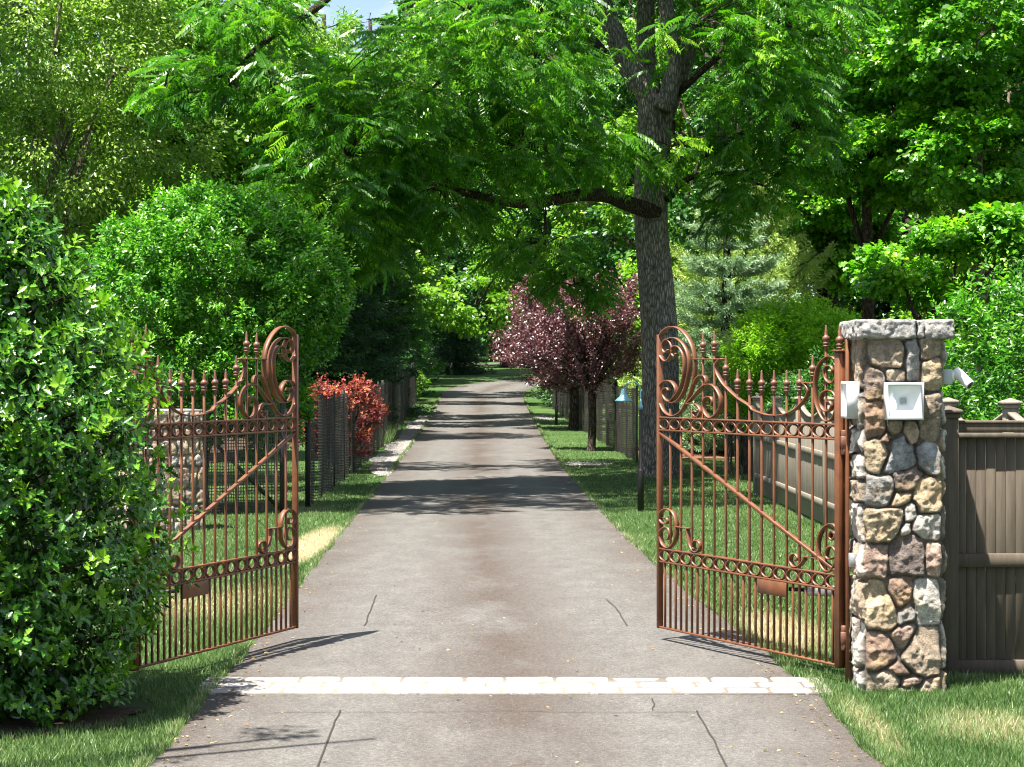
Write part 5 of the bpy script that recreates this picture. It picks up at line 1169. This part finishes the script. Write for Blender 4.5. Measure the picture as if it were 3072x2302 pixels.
# bank of dense woodland on the skyline beyond the last trees
def skyline():
    g = np.random.default_rng(78); n = 42000; a = g.uniform(-.36, .36, n); Y = g.uniform(185, 240, n); x = a*Y
    h = 26+14*vn(np.c_[x, Y, x*0], .05)-24*np.exp(-((a+.075)/.045)**2)
    z = hz(Y)+h*g.random(n)**.7; s = g.uniform(.7, 1.4, n)
    scatter('far_wood', LEAF, np.c_[x, Y, z], unit(g, n)-np.array([0, 0, .2]), np.array([0, 0, 1.])+g.normal(0, .6, (n, 3)), s, s*.7, g.normal(.3, .2, n)+.3*(vn(np.c_[x, Y, z], .2)-.5), M['deep'], None, kind='stuff')
skyline()

# ------------------------------------------------------------ grass blades
BL = (np.array([(0, -.5, 0), (0, .5, 0), (.55, .32, .0), (1, 0, 0), (.55, -.32, 0)]), [(0, 1, 2, 3, 4)])
def grass(name, n, y0, y1, h, w, seed, x0=-6.0, x1=7.0, edge_only=False):
    g = np.random.default_rng(seed); y = 1/(g.uniform(1/y1, 1/y0, n)); lim = y*.34; 
    l, r = edges(y)
    if edge_only:
        sgn = g.random(n) < .5; dd = np.abs(g.normal(0, .05, n)); wv_ = .035+.11*(fbm(np.c_[y, sgn*9., y*0], 1.6, 4)-.45); x = np.where(sgn, l-dd+wv_, r+dd-wv_)
    else:
        x = g.uniform(-1, 1, n)*lim; 
    keep = ((x < l+.10) | (x > r-.10)) if edge_only else ((x < l+.01) | (x > r-.01)) & (np.abs(x) < lim) & (x > x0-y*.06) & (x < x1+y*.06)
    keep &= ~((x > PX0+.02) & (x < PX0+PL-.02) & (y > PY0+.02) & (y < PY0+PL-.02)); keep &= ~(((x+3.9)/1.5)**2+((y-13.9)/1.0)**2 < 1)
    if y1 > 40: keep &= ~((y > 43.5) & (y < 78) & (x < l) & (x > l-.60))
    x, y = x[keep], y[keep]; n = len(x)
    if n == 0: return
    P = np.c_[x, y, hz(y)-.004]; patch = fbm(np.c_[x, y, x*0], .9, 4); fine = fbm(np.c_[x, y, x*0], 5, 3, 4)
    dry = np.zeros(n)
    for (cx, cy, rx, ry, gn) in [(-2.62, 27.0, .30, 3.2, 1.5), (-3.0, 20.5, .9, 1.6, .45), (2.35, 18.2, .45, 1.6, .8), (3.1, 13.3, .5, .8, .45), (2.3, 13.4, .18, 1.4, .5), (3.6, 12.6, .7, .5, .4)]:
        dry = np.maximum(dry, gn*np.clip(1.15-((x-cx)/rx)**2-((y-cy)/ry)**2, 0, 1))
    ed = np.minimum(np.abs(x-edges(y)[0]), np.abs(x-edges(y)[1])); dry = np.maximum(dry, .55*np.clip(1-ed/.05, 0, 1)*(fine > .45))
    keep2 = g.random(n) > dry*.55; P, patch, fine, dry, x, y = P[keep2], patch[keep2], fine[keep2], dry[keep2], x[keep2], y[keep2]; n = len(x)
    ax = norm(np.array([0, 0, 1.])+g.normal(0, .42, (n, 3))*np.array([1, 1, .1])); up = unit(g, n)
    hh = h*g.uniform(.5, 1.25, n)*(.7+.6*fine); tint = .28+.50*(patch-.4)+.22*(fine-.5)+g.normal(0, .16, n)+dry*.75
    scatter(name, BL, P, ax, up, hh, w*g.uniform(.7, 1.3, n), tint, M['grass'], None, kind='stuff')
grass('grass', 290000, 10.2, 19.5, .055, .0055, 201)
grass('grass', 240000, 19.5, 34, .048, .009, 202)
grass('grass', 190000, 34, 75, .045, .016, 203)
grass('lawn_edging', 26000, 10.8, 45, .07, .007, 204, edge_only=True)
grass('lawn_edging', 14000, 45, 100, .09, .016, 205, edge_only=True)
g = np.random.default_rng(98); n = 520; y = 1/g.uniform(1/34, 1/11.3, n); l_, r_ = edges(y); sd2 = g.random(n) < .5; x = np.where(g.random(n) < .8, np.where(sd2, l_+np.abs(g.normal(0, .16, n)), r_-np.abs(g.normal(0, .16, n))), g.uniform(l_, r_))
scatter('dry_leaves', LEAF_FLAT, np.c_[x, y, hz(y)+.018], unit(g, n)*np.array([1, 1, .15]), np.array([0, 0, 1.])+g.normal(0, .3, (n, 3)), g.uniform(.018, .042, n), .02, g.uniform(0, 1, n), leafmat('dry_leaf', (.10, .055, .025), (.42, .30, .15), .2, .7, .2), None, kind='stuff')
# taller tufts by the left fence
g = np.random.default_rng(99); n = 260; P = np.c_[g.normal(-3.62, .10, n), g.normal(60, 1.6, n), np.zeros(n)]; P[:, 2] = hz(P[:, 1])
scatter('tall_grass', BL, P, norm(np.array([0, 0, 1.])+g.normal(0, .35, (n, 3))), unit(g, n), g.uniform(.3, .7, n), .022, g.normal(.5, .1, n), M['grass'], None, kind='stuff')
